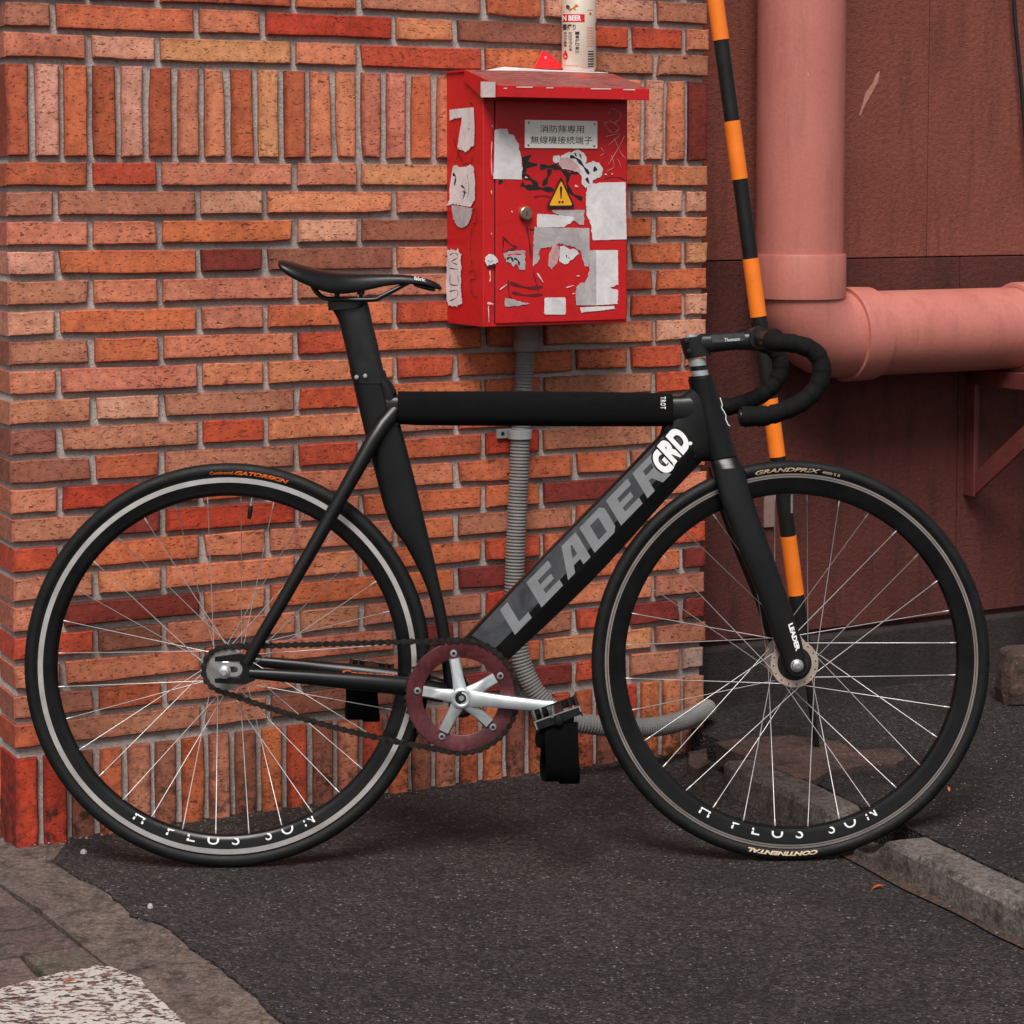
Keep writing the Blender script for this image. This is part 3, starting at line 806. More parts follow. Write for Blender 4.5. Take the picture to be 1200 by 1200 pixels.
kstone(s_j - 1.24, s_j - 0.622, 8); kstone(s_j - 1.86, s_j - 1.244, 12)
kstone(sB, L, 21, brk=sB)
# soil line in the gutter
gs = [K0 + kdir * t_ - kprp * (0.006 + 0.016 * max(0, noise.noise(Vector((t_ * 6, 4, 0)))+0.45)) for t_ in [i * 0.02 for i in range(8, int(L * 50) - 20)]]
g2 = [K0 + kdir * t_ + kprp * 0.008 for t_ in [i * 0.02 for i in range(8, int(L * 50) - 20)]]
b = MB(); nn = len(gs); b.add([(p.x, p.y, 0.0035) for p in gs] + [(p.x, p.y, 0.0095) for p in g2], [(i, i + 1, i + 1 + nn, i + nn) for i in range(nn - 1)])
solo('gutter_soil', b, M['soil'], WORLD, kind='stuff')
# broken concrete remains at the inner end of the kerb, and rubble
def rough_slab(name, pix, z0, z1, mat, seed, amp=0.005, **k):
    poly = edge_noise([tuple(gp(x, y, z1)) for x, y in pix], amp, 0.012, seed)
    c = sum(poly, Vector((0, 0))) / len(poly); b = MB(); m = len(poly)
    vs = [Vector((p.x, p.y, z0)) for p in poly] + [Vector((p.x, p.y, z1 - 0.003 + 0.002 * noise.noise(Vector((p.x * 40, p.y * 40, 1))))) for p in poly]
    vs += [Vector((c.x + (p.x - c.x) * 0.9, c.y + (p.y - c.y) * 0.9, z1 + 0.003 * noise.noise(Vector((p.x * 22, p.y * 22, 5))))) for p in poly] + [Vector((c.x, c.y, z1))]
    fs = []
    for i in range(m):
        j = (i + 1) % m; fs += [(i, j, j + m, i + m), (i + m, j + m, j + 2 * m, i + 2 * m), (i + 2 * m, j + 2 * m, 3 * m)]
    b.add(vs, fs)
    return solo(name, b, M[mat], WORLD, **k)
rough_slab('concrete_patch', [(838, 868), (880, 862), (925, 860), (985, 868), (1005, 880), (1020, 878), (1050, 876), (1062, 884), (1050, 893), (1010, 896), (975, 902), (950, 914), (905, 898), (862, 880)], 0.02, 0.060, 'rubble', 4, kind='structure')
0 and rough_slab('concrete_patch', [(826, 868), (850, 866), (900, 896), (925, 912), (890, 910), (850, 903), (838, 884)], 0.0, 0.058, 'rubble', 6, kind='structure')
rough_slab('concrete_rubble', [(808, 880), (828, 876), (832, 892), (818, 899), (806, 893)], 0.0, 0.022, 'rubble', 8, kind='structure')
# pavement on the left
strip = [gp(-60, 960), gp(0, 1008), gp(60, 1008)] + [Vector((p.x + 0.012, p.y)) for p in le[1:]] + [gp(430, 1500), gp(300, 1330), gp(225, 1215)] + [gp(178, 1175), gp(137, 1137), gp(85, 1110 - 12), gp(55, 1076), gp(22, 1050), gp(0, 1034), gp(-60, 985)]
pv = Thing('pavement', WORLD, (-0.8, 3.4, 0), None, None); pv.o['kind'] = 'structure'
# the concrete strip between pavers and asphalt: two slabs with a crack
pq = WALL
def wg(u, n): return (WALL.M @ Vector((u, -n, 0))).to_2d()
def strip_slab(poly, nm, m, z=-0.004):
    b = MB(); b.slab([(p[0], p[1]) for p in poly], -0.028, z); part(nm, b, M[m], pv, bevel=0.0)
b1 = [gp(-60, 975), gp(12, 985), gp(80, 985)] + [v + Vector((0.012, 0.0)) for v in le if v.y > gp(230, 1127).y and v.y < le[1].y + 0.001]
cut_y = b1[-1].y
crack = edge_noise([tuple(b1[-1]), tuple(gp(225, 1124)), tuple(gp(182, 1128)), tuple(gp(139, 1137))], 0.003, 0.008, 12, False)[1:]
lft = edge_noise([tuple(gp(137, 1136)), tuple(gp(98, 1106)), tuple(gp(72, 1084)), tuple(gp(46, 1062)), tuple(gp(20, 1046)), tuple(gp(0, 1032)), tuple(gp(-60, 990))], 0.0025, 0.02, 5, False)
strip_slab(b1 + crack + lft, 'concrete_slab', 'paving_concrete')
rest = [v + Vector((0.012, 0.0)) for v in le if v.y <= cut_y]
strip_slab([p + Vector((0, -0.0035)) for p in reversed([b1[-1]] + crack)] + rest + [gp(430, 1500), gp(330, 1400), gp(215, 1212), gp(178, 1172)], 'concrete_slab', 'paving_concrete', -0.005)
# pavers, laid square to the wall
UE0 = 0.0
o0 = WALL.I @ Vector((*gp(137, 1137), 0)); o1 = WALL.I @ Vector((*gp(0, 1034), 0))
edge_u = lambda n_: o0.x + (o1.x - o0.x) * (n_ - (-o0.y)) / ((-o1.y) - (-o0.y))
pn = -(WALL.I @ Vector((*gp(84, 1108), 0))).y      # a joint line
def paver(u0, u1, n0, n1, m='paver', dz=0):
    q = [wg(u0, n0), wg(u1, n0), wg(edge_u(n1) - 0.004 if u1 > 9 else u1, n1), wg(u0, n1)]
    b = MB(); b.slab([(v.x, v.y) for v in q], -0.028, -0.002 + dz); part('paver', b, M[m], pv, bevel=0.002)
PH = 0.117
for r_ in range(-4, 12):
    n0, n1 = pn + r_ * PH + 0.003, pn + (r_ + 1) * PH - 0.003
    u1a = edge_u(n0) - 0.004; u1b = edge_u(n1) - 0.004
    off = {0: 0.085, -1: 0.20, 1: 0.20}.get(r_, 0.1 if r_ % 2 else 0.2)
    q = [wg(u1a - off, n0), wg(u1a, n0), wg(u1b, n1), wg(u1b - off if abs(u1b - u1a) < 0.04 else u1a - off, n1)]
    b = MB(); b.slab([(v.x, v.y) for v in q], -0.028, -0.002 + rng.uniform(-0.001, 0.001)); part('paver', b, M['paver_olive' if r_ == 0 else 'paver'], pv, bevel=0.002)
    uu = u1a - off - 0.006
    if abs(u1b - u1a) >= 0.04: pass
    for k in range(3):
        q = [wg(uu - 0.2, n0), wg(uu, n0), wg(uu, n1), wg(uu - 0.2, n1)]
        b = MB(); b.slab([(v.x, v.y) for v in q], -0.028, -0.002 + rng.uniform(-0.0015, 0.001)); part('paver', b, M[rng.choice(['paver', 'paver', 'paver_olive'])], pv, bevel=0.002)
        uu -= 0.206
mk = edge_noise([tuple(gp(x, y)) for x, y in [(-60, 1172), (0, 1159), (40, 1150), (80, 1140), (115, 1133), (128, 1134), (140, 1139), (165, 1148), (172, 1158), (190, 1176), (222, 1206), (300, 1290), (330, 1400), (-60, 1500)]], 0.0042, 0.005, 15)
b = MB(); b.slab([(p.x, p.y) for p in mk], -0.003, 0.0028)
solo('road_marking', b, M['marking'], WORLD, kind='structure', org=(-0.7, 3.0, 0))
# pebbles
b = MB(); r = random.Random(3)
def pebble(x, y, z, s):
    a = r.uniform(0, 6.28); vs = []
    for k in range(5): vs.append((x + s * r.uniform(0.6, 1) * math.cos(a + k * 1.257), y + s * r.uniform(0.6, 1) * math.sin(a + k * 1.257), z))
    vs.append((x + r.uniform(-.2, .2) * s, y, z + s * r.uniform(0.4, 0.8)))
    b.add(vs, [(k, (k + 1) % 5, 5) for k in range(5)])
for i in range(900):
    p = gp(r.uniform(60, 1000), r.uniform(925, 1200)); w_ = WALL.I @ Vector((p.x, p.y, 0))
    lim = le[0].x + (le[0].y - p.y) * 0.62
    if w_.y > -0.02 or p.x < lim or (p - K0).dot(kprp) > -0.01: continue
    pebble(p.x, p.y, -0.0005, r.uniform(0.0008, 0.0021) * (1.6 if r.random() < 0.04 else 1))
for i in range(130):
    u = r.uniform(0.0, 1.35); p = wg(u, 0.006 + abs(r.gauss(0, 0.014))); pebble(p.x, p.y, -0.001, r.uniform(0.002, 0.006) * (0.6 if u > 0.15 else 1.0))
for i in range(160):
    p = gp(r.uniform(1040, 1200), r.uniform(840, 1000), 0.047)
    if (p - K0).dot(kprp) > 0.12: pebble(p.x, p.y, 0.0465, r.uniform(0.001, 0.003))
solo('pebbles', b, M['pebble'], WORLD, kind='stuff')
for px, py, nm, lab in ((176, 1064, 'stone_chip', 'small whitish stone chip on the ragged edge of the asphalt'), (98, 1000, 'stone_chip', 'flat grey chip lying at the foot of the brick wall by the rear tyre')):
    p = gp(px, py); b = MB(); m_ = r.uniform(0.004, 0.006)
    vs = [(p.x + m_ * math.cos(a) * q, p.y + m_ * math.sin(a) * q * 0.7, z) for z, q in ((-0.002, 1), (0.004, 0.9), (0.007, 0.5)) for a in [k * 1.05 + r.uniform(-.2, .2) for k in range(6)]]
    b.loft([vs[0:6], vs[6:12], vs[12:18]]); solo(nm, b, M['paper_grey'], WORLD, lab, 'stone')
def leaf(px, py, z, s, nm, lab, m, cat):
    p = gp(px, py, z); b = MB(); a0 = r.uniform(0, 3)
    vs = [(p.x + s * math.cos(a0) * t_ - s * 0.4 * w_ * math.sin(a0), p.y + s * math.sin(a0) * t_ + s * 0.4 * w_ * math.cos(a0), z + 0.003 + 0.004 * abs(w_) + 0.002 * t_) for t_, w_ in ((-1, 0), (-0.5, -0.7), (0.2, -0.9), (0.9, -0.2), (1.2, 0.1), (0.4, 0.8), (-0.4, 0.8))]
    vs2 = [(x, y, z_ - 0.0012) for x, y, z_ in vs]
    b.loft([vs2, vs]); return solo(nm, b, M[m], WORLD, lab, cat)
leaf(1028, 1042, 0.0, 0.010, 'dead_leaf', 'curled brown leaf on the asphalt below the front tyre', 'leaf', 'leaf')
leaf(80, 1153, 0.003, 0.008, 'dead_leaf', 'tiny rust coloured leaf on the white marking', 'leaf', 'leaf')
leaf(1112, 927, 0.047, 0.007, 'orange_scrap', 'small bright orange scrap on the ground right of the front wheel', 'orange_scrap', 'litter')
# broken block at the right edge
p = gp(1196, 826, 0.047); b = MB(); r2 = random.Random(5)
s_ = 4.38 / 2600; rings = []
for z, q in ((0.0, 0.92), (0.03, 1.0), (0.07, 0.97), (0.105, 0.9), (0.112, 0.75)):
    rings.append([(p.x + 0.02 + x * 0.062 * q + r2.uniform(-.003, .003), p.y + 0.03 + y * 0.05 * q + r2.uniform(-.003, .003), 0.047 + z + r2.uniform(-.003, .003)) for x, y in ((-0.75, -1), (0, -1.05), (1, -0.95), (1.1, 0), (1, 1), (0, 1), (-0.8, 0.95), (-1, 0.3), (-0.95, -0.6))])
b.loft(rings); solo('broken_block', b, M['rubble'], WORLD, 'broken brown concrete block at the foot of the plinth on the far right', 'block', bevel=0.003)



# ------------------------------------------------------------------ red metal box on the wall
DB = 0.15                                  # depth of the box
uL = WALL.hit(566, 250, 1, -DB).x          # left side plane
uR = W(735, 250, DB).x
zB = W(566, 383.5, DB).z
zF = W(566, 112, DB).z                     # top of the front
bx = Thing('junction_box', WALL, ((uL + uR) / 2, 0, zB), 'red metal wall box plastered with torn stickers, its Japanese sign reading for fire crews', 'metal box')
zT0 = W(545, 85, 0.012).z                  # top at the wall
b = MB()
b.add([(uL, -0.004, zB), (uL, -DB, zB), (uL, -DB, zF), (uL, -0.10, zT0 - 0.004), (uL, -0.004, zT0 - 0.002),
       (uR, -0.004, zB), (uR, -DB, zB), (uR, -DB, zF), (uR, -0.10, zT0 - 0.004), (uR, -0.004, zT0 - 0.002)],
      [(0, 1, 2, 3, 4), (9, 8, 7, 6, 5), (0, 5, 6, 1), (1, 6, 7, 2), (2, 7, 8, 3), (3, 8, 9, 4), (4, 9, 5, 0)])
body = part('body', b, M['red'], bx, bevel=0.0015)
dl, dr = W(580, 250, DB).x, uR - 0.004
zd0, zd1 = zB + 0.006, zF - 0.008
b = MB(); b.box(dl, dr, -DB - 0.0035, -DB - 0.0005, zd0, zd1); door = part('door', b, M['red'], bx, bevel=0.001)
b = MB(); b.box(dl - 0.0018, dl - 0.0004, -DB - 0.0006, -DB + 0.002, zd0, zd1); part('door_gap_shade', b, M['hole'], bx)  # black strip standing in for the shadow along the door edge
FD = DB + 0.0036
# hood
HO = 0.215
uRh = W(760, 110, HO).x; uLh = uL - 0.003
zl1, zl0 = W(670, 102, HO).z, W(670, 115.5, HO).z
zk = zT0 + 0.001
hs_ = 0.0025
yb = 0.085                                 # flat shelf next to the wall
b = MB()
prof = [(-0.003, zk), (-yb, zk), (-HO, zl1), (-HO, zl0), (-HO + 0.004, zl0), (-HO + 0.004, zl1 - 0.004), (-yb, zk - 0.004), (-0.003, zk - 0.004)]
n = len(prof)
b.add([(uLh, y, z) for y, z in prof] + [(uRh, y, z) for y, z in prof], [tuple(range(n)), tuple(range(2 * n - 1, n - 1, -1))] + [(i, (i + 1) % n, (i + 1) % n + n, i + n) for i in range(n)])
# mat index: top faces worn
b.m = [0, 0] + [1, 1, 0, 0, 0, 0, 0, 0]
hood = part('hood', b, [M['red'], M['hood_top']], bx, bevel=0.0008)
for u0, u1 in ((uLh - 0.0015, uLh + 0.001), (uRh - 0.001, uRh + 0.0015)):
    b = MB(); b.add([(u0, -DB, zF - 0.002), (u0, -HO, zl0), (u0, -HO, zl1), (u0, -yb, zk), (u0, -yb, zk - 0.02), (u1, -DB, zF - 0.002), (u1, -HO, zl0), (u1, -HO, zl1), (u1, -yb, zk), (u1, -yb, zk - 0.02)],
          [(0, 1, 2, 3, 4), (9, 8, 7, 6, 5), (0, 5, 6, 1), (1, 6, 7, 2), (2, 7, 8, 3), (3, 8, 9, 4), (4, 9, 5, 0)])
    part('hood_cheek', b, M['red'], bx)
# helpers for things drawn on the box; pixel lists come from two enlargements of the photograph
r4 = lambda X, Y: (510 + X / 4.444, 60 + Y / 4.444)
r5 = lambda X, Y: (510 + X / 4.444, 220 + Y / 4.444)
def front(px, py, n=FD): p = W(px, py, n); return Vector((p.x, -n, p.z))
def side(px, py, off=0.0):
    p = WALL.hit(px, py, 0, uL - off); return Vector((uL - off, p.y, p.z))
lay_n = [0]
def tear(poly, amp=0.0011, seed=1):
    out = []; n = len(poly)
    for i in range(n):
        a, c = Vector(poly[i]), Vector(poly[(i + 1) % n]); L_ = (c - a).length; m = max(1, int(L_ / 0.0020))
        for k in range(m):
            p = a.lerp(c, k / m); q = p * 150 + Vector((seed * 3.3, 0, 0))
            d = (amp * 1.7 if L_ < 0.035 else amp * 0.5)
            q2 = q * 3.7; out.append(p + Vector(((noise.noise(q) + 0.6 * noise.noise(q2)) * d, 0, (noise.noise(q + Vector((9, 9, 9))) + 0.6 * noise.noise(q2 + Vector((5, 2, 7)))) * d)))
    return out
def sticker(pts, m, name='torn_sticker', on='front', amp=0.0011, label=None, parent=None):
    lay_n[0] += 1; off = 0.0003 + 0.000022 * lay_n[0]
    if on == 'front': P = tear([front(x, y) for x, y in pts], amp, lay_n[0]); P = [Vector((p.x, -FD - off, p.z)) for p in P]
    else:
        P = [side(x, y) for x, y in pts]; P = tear([Vector((p.y, 0, p.z)) for p in P], amp, lay_n[0]); P = [Vector((uL - off, p.x, p.z)) for p in P]
    b = MB(); b.add(P, [tuple(range(len(P)))])
    return part(name, b, M[m], bx, parent or (door if on == 'front' else body), fix=False, label=label)
def stroke(mb, pts, w, on='front', taper=True):
    lay_n[0] += 1; off = 0.0003 + 0.000022 * lay_n[0]
    P = []
    for x, y in pts:
        P.append(front(x, y) if on == 'front' else side(x, y))
    # smooth by subdivision (Catmull-Rom)
    Q = []
    for i in range(len(P) - 1):
        p0, p1, p2, p3 = P[max(i - 1, 0)], P[i], P[i + 1], P[min(i + 2, len(P) - 1)]
        for k in range(6):
            t = k / 6; Q.append(0.5 * ((2 * p1) + (p2 - p0) * t + (2 * p0 - 5 * p1 + 4 * p2 - p3) * t * t + (3 * p1 - p0 - 3 * p2 + p3) * t ** 3))
    Q.append(P[-1]); vs = []
    for i, q in enumerate(Q):
        d = (Q[min(i + 1, len(Q) - 1)] - Q[max(i - 1, 0)]).normalized()
        nrm = Vector((0, -1, 0)) if on == 'front' else Vector((-1, 0, 0))
        s_ = d.cross(nrm) * (w / 2) * (0.75 + 0.35 * math.sin(i * 0.9))
        o_ = nrm * off
        vs += [q + s_ + o_, q - s_ + o_]
    mb.add(vs, [(2 * i, 2 * i + 2, 2 * i + 3, 2 * i + 1) for i in range(len(Q) - 1)])
T4 = lambda l: [r4(*p) for p in l]
T5 = lambda l: [r5(*p) for p in l]
# black tag
b = MB()
for l, w in (([(455, 575), (497, 543)], .0062), ([(455, 592), (530, 590)], .006), ([(470, 608), (452, 640), (500, 668), (526, 704), (480, 708), (448, 690)], .0055),
             ([(545, 604), (600, 600), (652, 612), (700, 655)], .0052), ([(598, 612), (584, 660), (560, 700)], .005), ([(500, 706), (560, 716), (616, 722)], .005),
             ([(745, 628), (700, 640), (688, 690), (712, 740), (765, 770)], .004), ([(330, 676), (352, 676)], .006)):
    stroke(b, T4(l), w * 1.9)
part('graffiti', b, M['ink'], bx, door, fix=False)['kind'] = 'stuff'
b = MB()
for l, w in (([(880, 665), (940, 655), (992, 672)], .002), ([(512, 760), (560, 752), (600, 760)], .003)): stroke(b, T4(l), w)
for l, w in (([(350, 255), (400, 300), (425, 310), (370, 330)], .004), ([(475, 200), (490, 280), (500, 370)], .0045), ([(380, 480), (385, 560), (400, 575)], .003), ([(510, 440), (540, 545)], .0025),
             ([(355, 262), (352, 330)], .003), ([(490, 215), (520, 225), (545, 260)], .004), ([(390, 495), (480, 520), (560, 515)], .006), ([(400, 545), (480, 560), (560, 555)], .005)): stroke(b, T5(l), w)
part('graffiti', b, M['ink_faded'], bx, door, fix=False, label='faded dark red graffiti')['kind'] = 'stuff'
b = MB()
for l, w in (([(905, 330), (915, 300), (950, 310), (967, 340), (935, 372), (905, 360)], .0012), ([(880, 372), (895, 400), (925, 425), (958, 400), (920, 370), (880, 372)], .0014), ([(885, 445), (960, 432), (900, 490)], .0012),
             ([(985, 440), (955, 500), (900, 590)], .0014), ([(930, 450), (960, 520), (990, 560)], .0012), ([(915, 540), (930, 600), (890, 625)], .001), ([(950, 560), (968, 605)], .001), ([(860, 500), (878, 530), (855, 545)], .001)): stroke(b, T4(l), w)
part('scratched_tag', b, M['chalk'], bx, door, fix=False)['kind'] = 'stuff'
# paper remains on the door
sticker(T4([(308, 408), (330, 403), (372, 405), (385, 432), (408, 438), (430, 478), (445, 545), (452, 600), (450, 668), (302, 665), (306, 540)]), 'paper')
sticker(T4([(790, 690), (870, 684), (990, 682), (992, 800), (996, 979), (820, 985), (808, 900), (786, 850), (784, 760)]), 'paper')
sticker(T5([(605, 115), (775, 115), (775, 195), (745, 190), (735, 178), (700, 165), (612, 128)]), 'paper_grey')
sticker(T5([(530, 136), (620, 140), (720, 152), (720, 170), (672, 205), (528, 205)]), 'paper')
sticker(T5([(515, 203), (640, 208), (802, 210), (802, 330), (798, 412), (780, 408), (765, 370), (756, 330), (730, 312), (700, 302), (640, 290), (592, 308), (548, 318), (536, 345), (545, 372), (520, 398), (508, 412), (510, 300)]), 'paper_grey')
sticker(T5([(612, 295), (640, 300), (648, 350), (632, 395), (605, 425), (585, 402), (592, 350)]), 'paper_pink')
sticker(T5([(648, 305), (672, 304), (700, 318), (735, 322), (747, 345), (705, 380), (682, 398), (645, 386)]), 'paper')
sticker(T5([(800, 325), (836, 325), (838, 612), (730, 612), (732, 520), (752, 495), (775, 498), (790, 470), (802, 430)]), 'paper_grey')
sticker(T5([(836, 325), (950, 325), (952, 505), (905, 522), (950, 532), (950, 605), (838, 612)]), 'paper')
sticker(T5([(568, 577), (573, 572), (672, 571), (678, 576), (679, 655), (672, 661), (572, 660), (567, 654)]), 'paper', 'white_sticker', amp=0.0002)
sticker(T5([(362, 576), (400, 578), (440, 594), (495, 603), (440, 614), (362, 620)]), 'paper_grey')
sticker(T5([(752, 624), (840, 618), (930, 616), (935, 630), (840, 642), (760, 649)]), 'paper')
sticker(T5([(352, 342), (380, 332), (466, 325), (468, 425), (440, 428), (420, 395), (405, 415), (392, 392), (370, 388)]), 'paper_grey')
sticker(T5([(258, 362), (275, 348), (300, 346), (318, 365), (328, 385), (310, 400), (270, 408), (262, 392)]), 'paper')
b = MB()
for l, w in (([(376, 352), (410, 345), (448, 348)], .003),): stroke(b, T5(l), w)
part('sticker_print', b, M['packet_red'], bx, door, fix=False)['kind'] = 'stuff'
b = MB()
for l, w in (([(372, 372), (392, 362), (405, 385)], .004), ([(410, 368), (430, 380), (436, 405)], .004), ([(276, 410), (295, 404), (312, 402)], .005), ([(272, 378), (285, 388), (300, 376)], .0012), ([(682, 350), (684, 368)], .002), ([(694, 360), (696, 372)], .0015)): stroke(b, T5(l), w)
part('sticker_print', b, M['ink'], bx, door, fix=False)['kind'] = 'stuff'
# cut-out sticker: plain paper with loose black blotches
sticker(T4([(612, 548), (640, 540), (650, 552), (648, 575), (625, 585), (608, 570)]), 'paper')
sticker(T4([(650, 545), (690, 530), (720, 520), (745, 512), (772, 530), (788, 560), (782, 590), (815, 574), (848, 580), (872, 612), (866, 648), (835, 668), (818, 672), (812, 700), (782, 712), (762, 690), (760, 650), (735, 625), (700, 618), (662, 612), (645, 590)]), 'paper', 'cut_out_sticker')
sticker(T4([(648, 555), (690, 552), (720, 575), (748, 600), (768, 640), (740, 630), (700, 618), (660, 608), (646, 588)]), 'paper_pink', 'faded_print')
b = MB()
for l, w in (([(700, 548), (735, 560), (770, 600), (800, 640)], .0062), ([(822, 612), (842, 618)], .0095), ([(725, 530), (735, 552)], .003), ([(750, 535), (760, 560)], .003), ([(785, 660), (800, 690)], .006)): stroke(b, T4(l), w)
part('faded_print', b, M['ink'], bx, door, fix=False)['kind'] = 'stuff'
b = MB()
for l, w in (([(282, 430), (285, 470), (282, 490)], .0022), ([(270, 600), (300, 605)], .004), ([(275, 615), (278, 700)], .0018), ([(335, 530), (372, 503)], .0022), ([(530, 445), (560, 492)], .003), ([(680, 520), (720, 508)], .002), ([(712, 552), (728, 550)], .002),
             ([(290, 235), (292, 245)], .0015), ([(395, 120), (400, 130)], .002), ([(735, 458), (752, 460)], .002)): stroke(b, T5(l), w)
for l, w in (([(293, 470), (290, 560), (294, 650)], .0016), ([(290, 725), (292, 745)], .002), ([(465, 655), (480, 660)], .003), ([(725, 700), (742, 706)], .004), ([(880, 640), (892, 642)], .003), ([(915, 638), (922, 640)], .003), ([(294, 385), (296, 395)], .0012)): stroke(b, T4(l), w)
part('paint_chips', b, M['chip'], bx, door, fix=False)['kind'] = 'stuff'
# paint chips along the lip of the hood
b = MB()
for x0, x1, y in ((605, 624, 102.6), (692, 716, 104.6), (730, 744, 105.6), (640, 648, 103.4), (590, 594, 104)):
    p, q = front(x0, y, HO + 0.0008), front(x1, y + 0.3, HO + 0.0008)
    b.add([p, q, q + Vector((0.001, 0, 0.0022)), p + Vector((0.001, 0, 0.0018))], [(0, 1, 2, 3)])
part('lip_chips', b, M['chip'], bx, hood, fix=False)['kind'] = 'stuff'
# stickers and scribbles on the left side
sticker(T4([(78, 305), (140, 298), (205, 292), (210, 400), (207, 490), (185, 505), (165, 526), (140, 512), (120, 508), (128, 440), (140, 380), (142, 345), (110, 350), (80, 362)]), 'paper', on='side')
sticker(T4([(96, 600), (112, 592), (130, 604), (160, 604), (185, 590), (205, 600), (212, 680), (210, 780)]) + T5([(200, 80), (188, 100), (140, 92), (100, 84), (62, 94), (80, 60), (78, 10)]), 'paper', 'torn_sticker', 'side')
sticker(T5([(88, 90), (140, 96), (188, 104), (200, 110), (190, 160), (172, 195), (148, 211), (120, 200), (98, 160)]), 'paper_grey', 'torn_sticker', 'side')
b = MB()
for l, w in (([(96, 640), (112, 655), (104, 700)], .006), ([(140, 700), (160, 720), (150, 770)], .004), ([(170, 640), (180, 690), (175, 760)], .0014), ([(180, 410), (183, 400)], .003)): stroke(b, T4(l), w, 'side')
for l, w in (([(150, 20), (170, 30)], .003),): stroke(b, T5(l), w, 'side')
part('faded_print', b, M['ink'], bx, body, fix=False)['kind'] = 'stuff'
b = MB()
for l, w in (([(100, 455), (125, 530), (150, 590)], .0026), ([(130, 500), (110, 590)], .0022), ([(150, 590), (190, 575), (200, 540)], .002), ([(188, 270), (200, 280)], .004)): stroke(b, T4(l), w, 'side')
for l, w in (([(195, 120), (215, 110), (218, 180), (200, 190), (190, 240), (188, 330)], .002), ([(180, 440), (205, 430), (215, 470), (185, 490), (200, 560), (220, 570)], .0024), ([(190, 380), (200, 400)], .003)): stroke(b, T5(l), w, 'side')
part('graffiti', b, M['ink_faded'], bx, body, fix=False)['kind'] = 'stuff'
sticker(T5([(64, 335), (95, 318), (128, 322), (142, 350), (138, 440), (140, 520), (145, 600), (110, 618), (72, 612), (60, 540), (66, 430)]), 'paper', 'painted_tag', 'side', amp=0.003)
b = MB()
for l, w in (([(80, 350), (110, 340), (125, 362), (90, 385), (120, 400)], .002), ([(80, 420), (125, 425)], .002), ([(85, 455), (82, 500), (125, 505), (122, 455)], .002), ([(80, 540), (120, 535), (118, 570), (80, 590)], .002)): stroke(b, T5(l), w, 'side')
part('painted_tag', b, M['ink_faded'], bx, body, fix=False)['kind'] = 'stuff'
q = [(563.3, 95.5), (580.5, 96), (580.5, 114), (563.3, 114)]
b = MB(); P = []
for x, y in q:
    p = WALL.hit(x, y, 0, uLh - 0.0022); P.append(Vector((uLh - 0.0022, p.y, p.z)))
b.add(P, [(0, 1, 2, 3)]); part('white_sticker', b, M['paper'], bx, hood, fix=False)
# sign plate
P = [front(*r4(x, y)) for x, y in ((465, 357), (842, 357), (842, 506), (465, 504))]
x0, x1 = P[0].x, P[1].x; z1, z0 = P[0].z, P[3].z
b = MB(); b.box(x0, x1, -FD - 0.0022, -FD - 0.0004, z0, z1); pt = part('sign_plate', b, M['plate'], bx, door, bevel=0.0005)
wd, hh = x1 - x0, z1 - z0
b = MB(); yy = -FD - 0.00245
text_quad(b, '消防隊専用', (x0 + wd * 0.205, yy, z0 + hh * 0.555), (wd * 0.605, 0, 0), (0, 0, hh * 0.27), bold=0.003)
text_quad(b, '無線機接続端子', (x0 + wd * 0.075, yy, z0 + hh * 0.155), (wd * 0.85, 0, 0), (0, 0, hh * 0.28), bold=0.003)
part('sign_lettering', b, M['ink'], bx, door, fix=False)['kind'] = 'stuff'
for cx, cz in ((0.05, 0.9), (0.96, 0.88), (0.045, 0.1), (0.955, 0.09)):
    b = MB(); b.lathe((x0 + wd * cx, 0, z0 + hh * cz), [(0.0001, -FD - 0.0034), (0.0017, -FD - 0.0030), (0.0022, -FD - 0.0022)], 12, closed=False); part('screw', b, M['brass'], bx, door, smooth=40)
# warning triangle
A_, B_, C_ = [front(*p) for p in (r4(650, 652), r5(572, 104), r5(724, 102))]
ctr = (A_ + B_ + C_) / 3
def tri(s, off, m, nm='warning_sign'):
    b = MB(); pts = []
    V = [ctr + (v - ctr) * s for v in (A_, B_, C_)]
    for i in range(3):
        p, a, c = V[i], V[i - 1], V[(i + 1) % 3]
        for t in (0.08, 0.04, 0.0, -0.04, -0.08):
            q = p + ((a if t > 0 else c) - p).normalized() * abs(t) * 0.045
            pts.append(q + (ctr - q) * (0.06 if t == 0 else 0.03 if abs(t) < 0.05 else 0.0))
    b.add([Vector((p.x, -FD - off, p.z)) for p in pts], [tuple(range(len(pts)))]); return part(nm, b, M[m], bx, door, fix=False)
tri(1.0, 0.0042, 'ink'); tri(0.80, 0.0044, 'yellow')
H3 = A_.z - B_.z
b = MB(); yy = -FD - 0.0046
def quad(mb, cx, cz, pts): mb.add([(cx + x * H3, yy, cz + z * H3) for x, z in pts], [tuple(range(len(pts)))])
quad(b, ctr.x, B_.z, [(-0.016, 0.28), (0.016, 0.28), (0.045, 0.62), (0.03, 0.68), (-0.03, 0.68), (-0.045, 0.62)])
for dx in (-0.055, 0.055): quad(b, ctr.x + dx * H3, B_.z + 0.18 * H3, [(0.042 * math.cos(a * 0.785), 0.042 * math.sin(a * 0.785)) for a in range(8)])
part('warning_symbol', b, M['ink'], bx, door, fix=False)['kind'] = 'stuff'
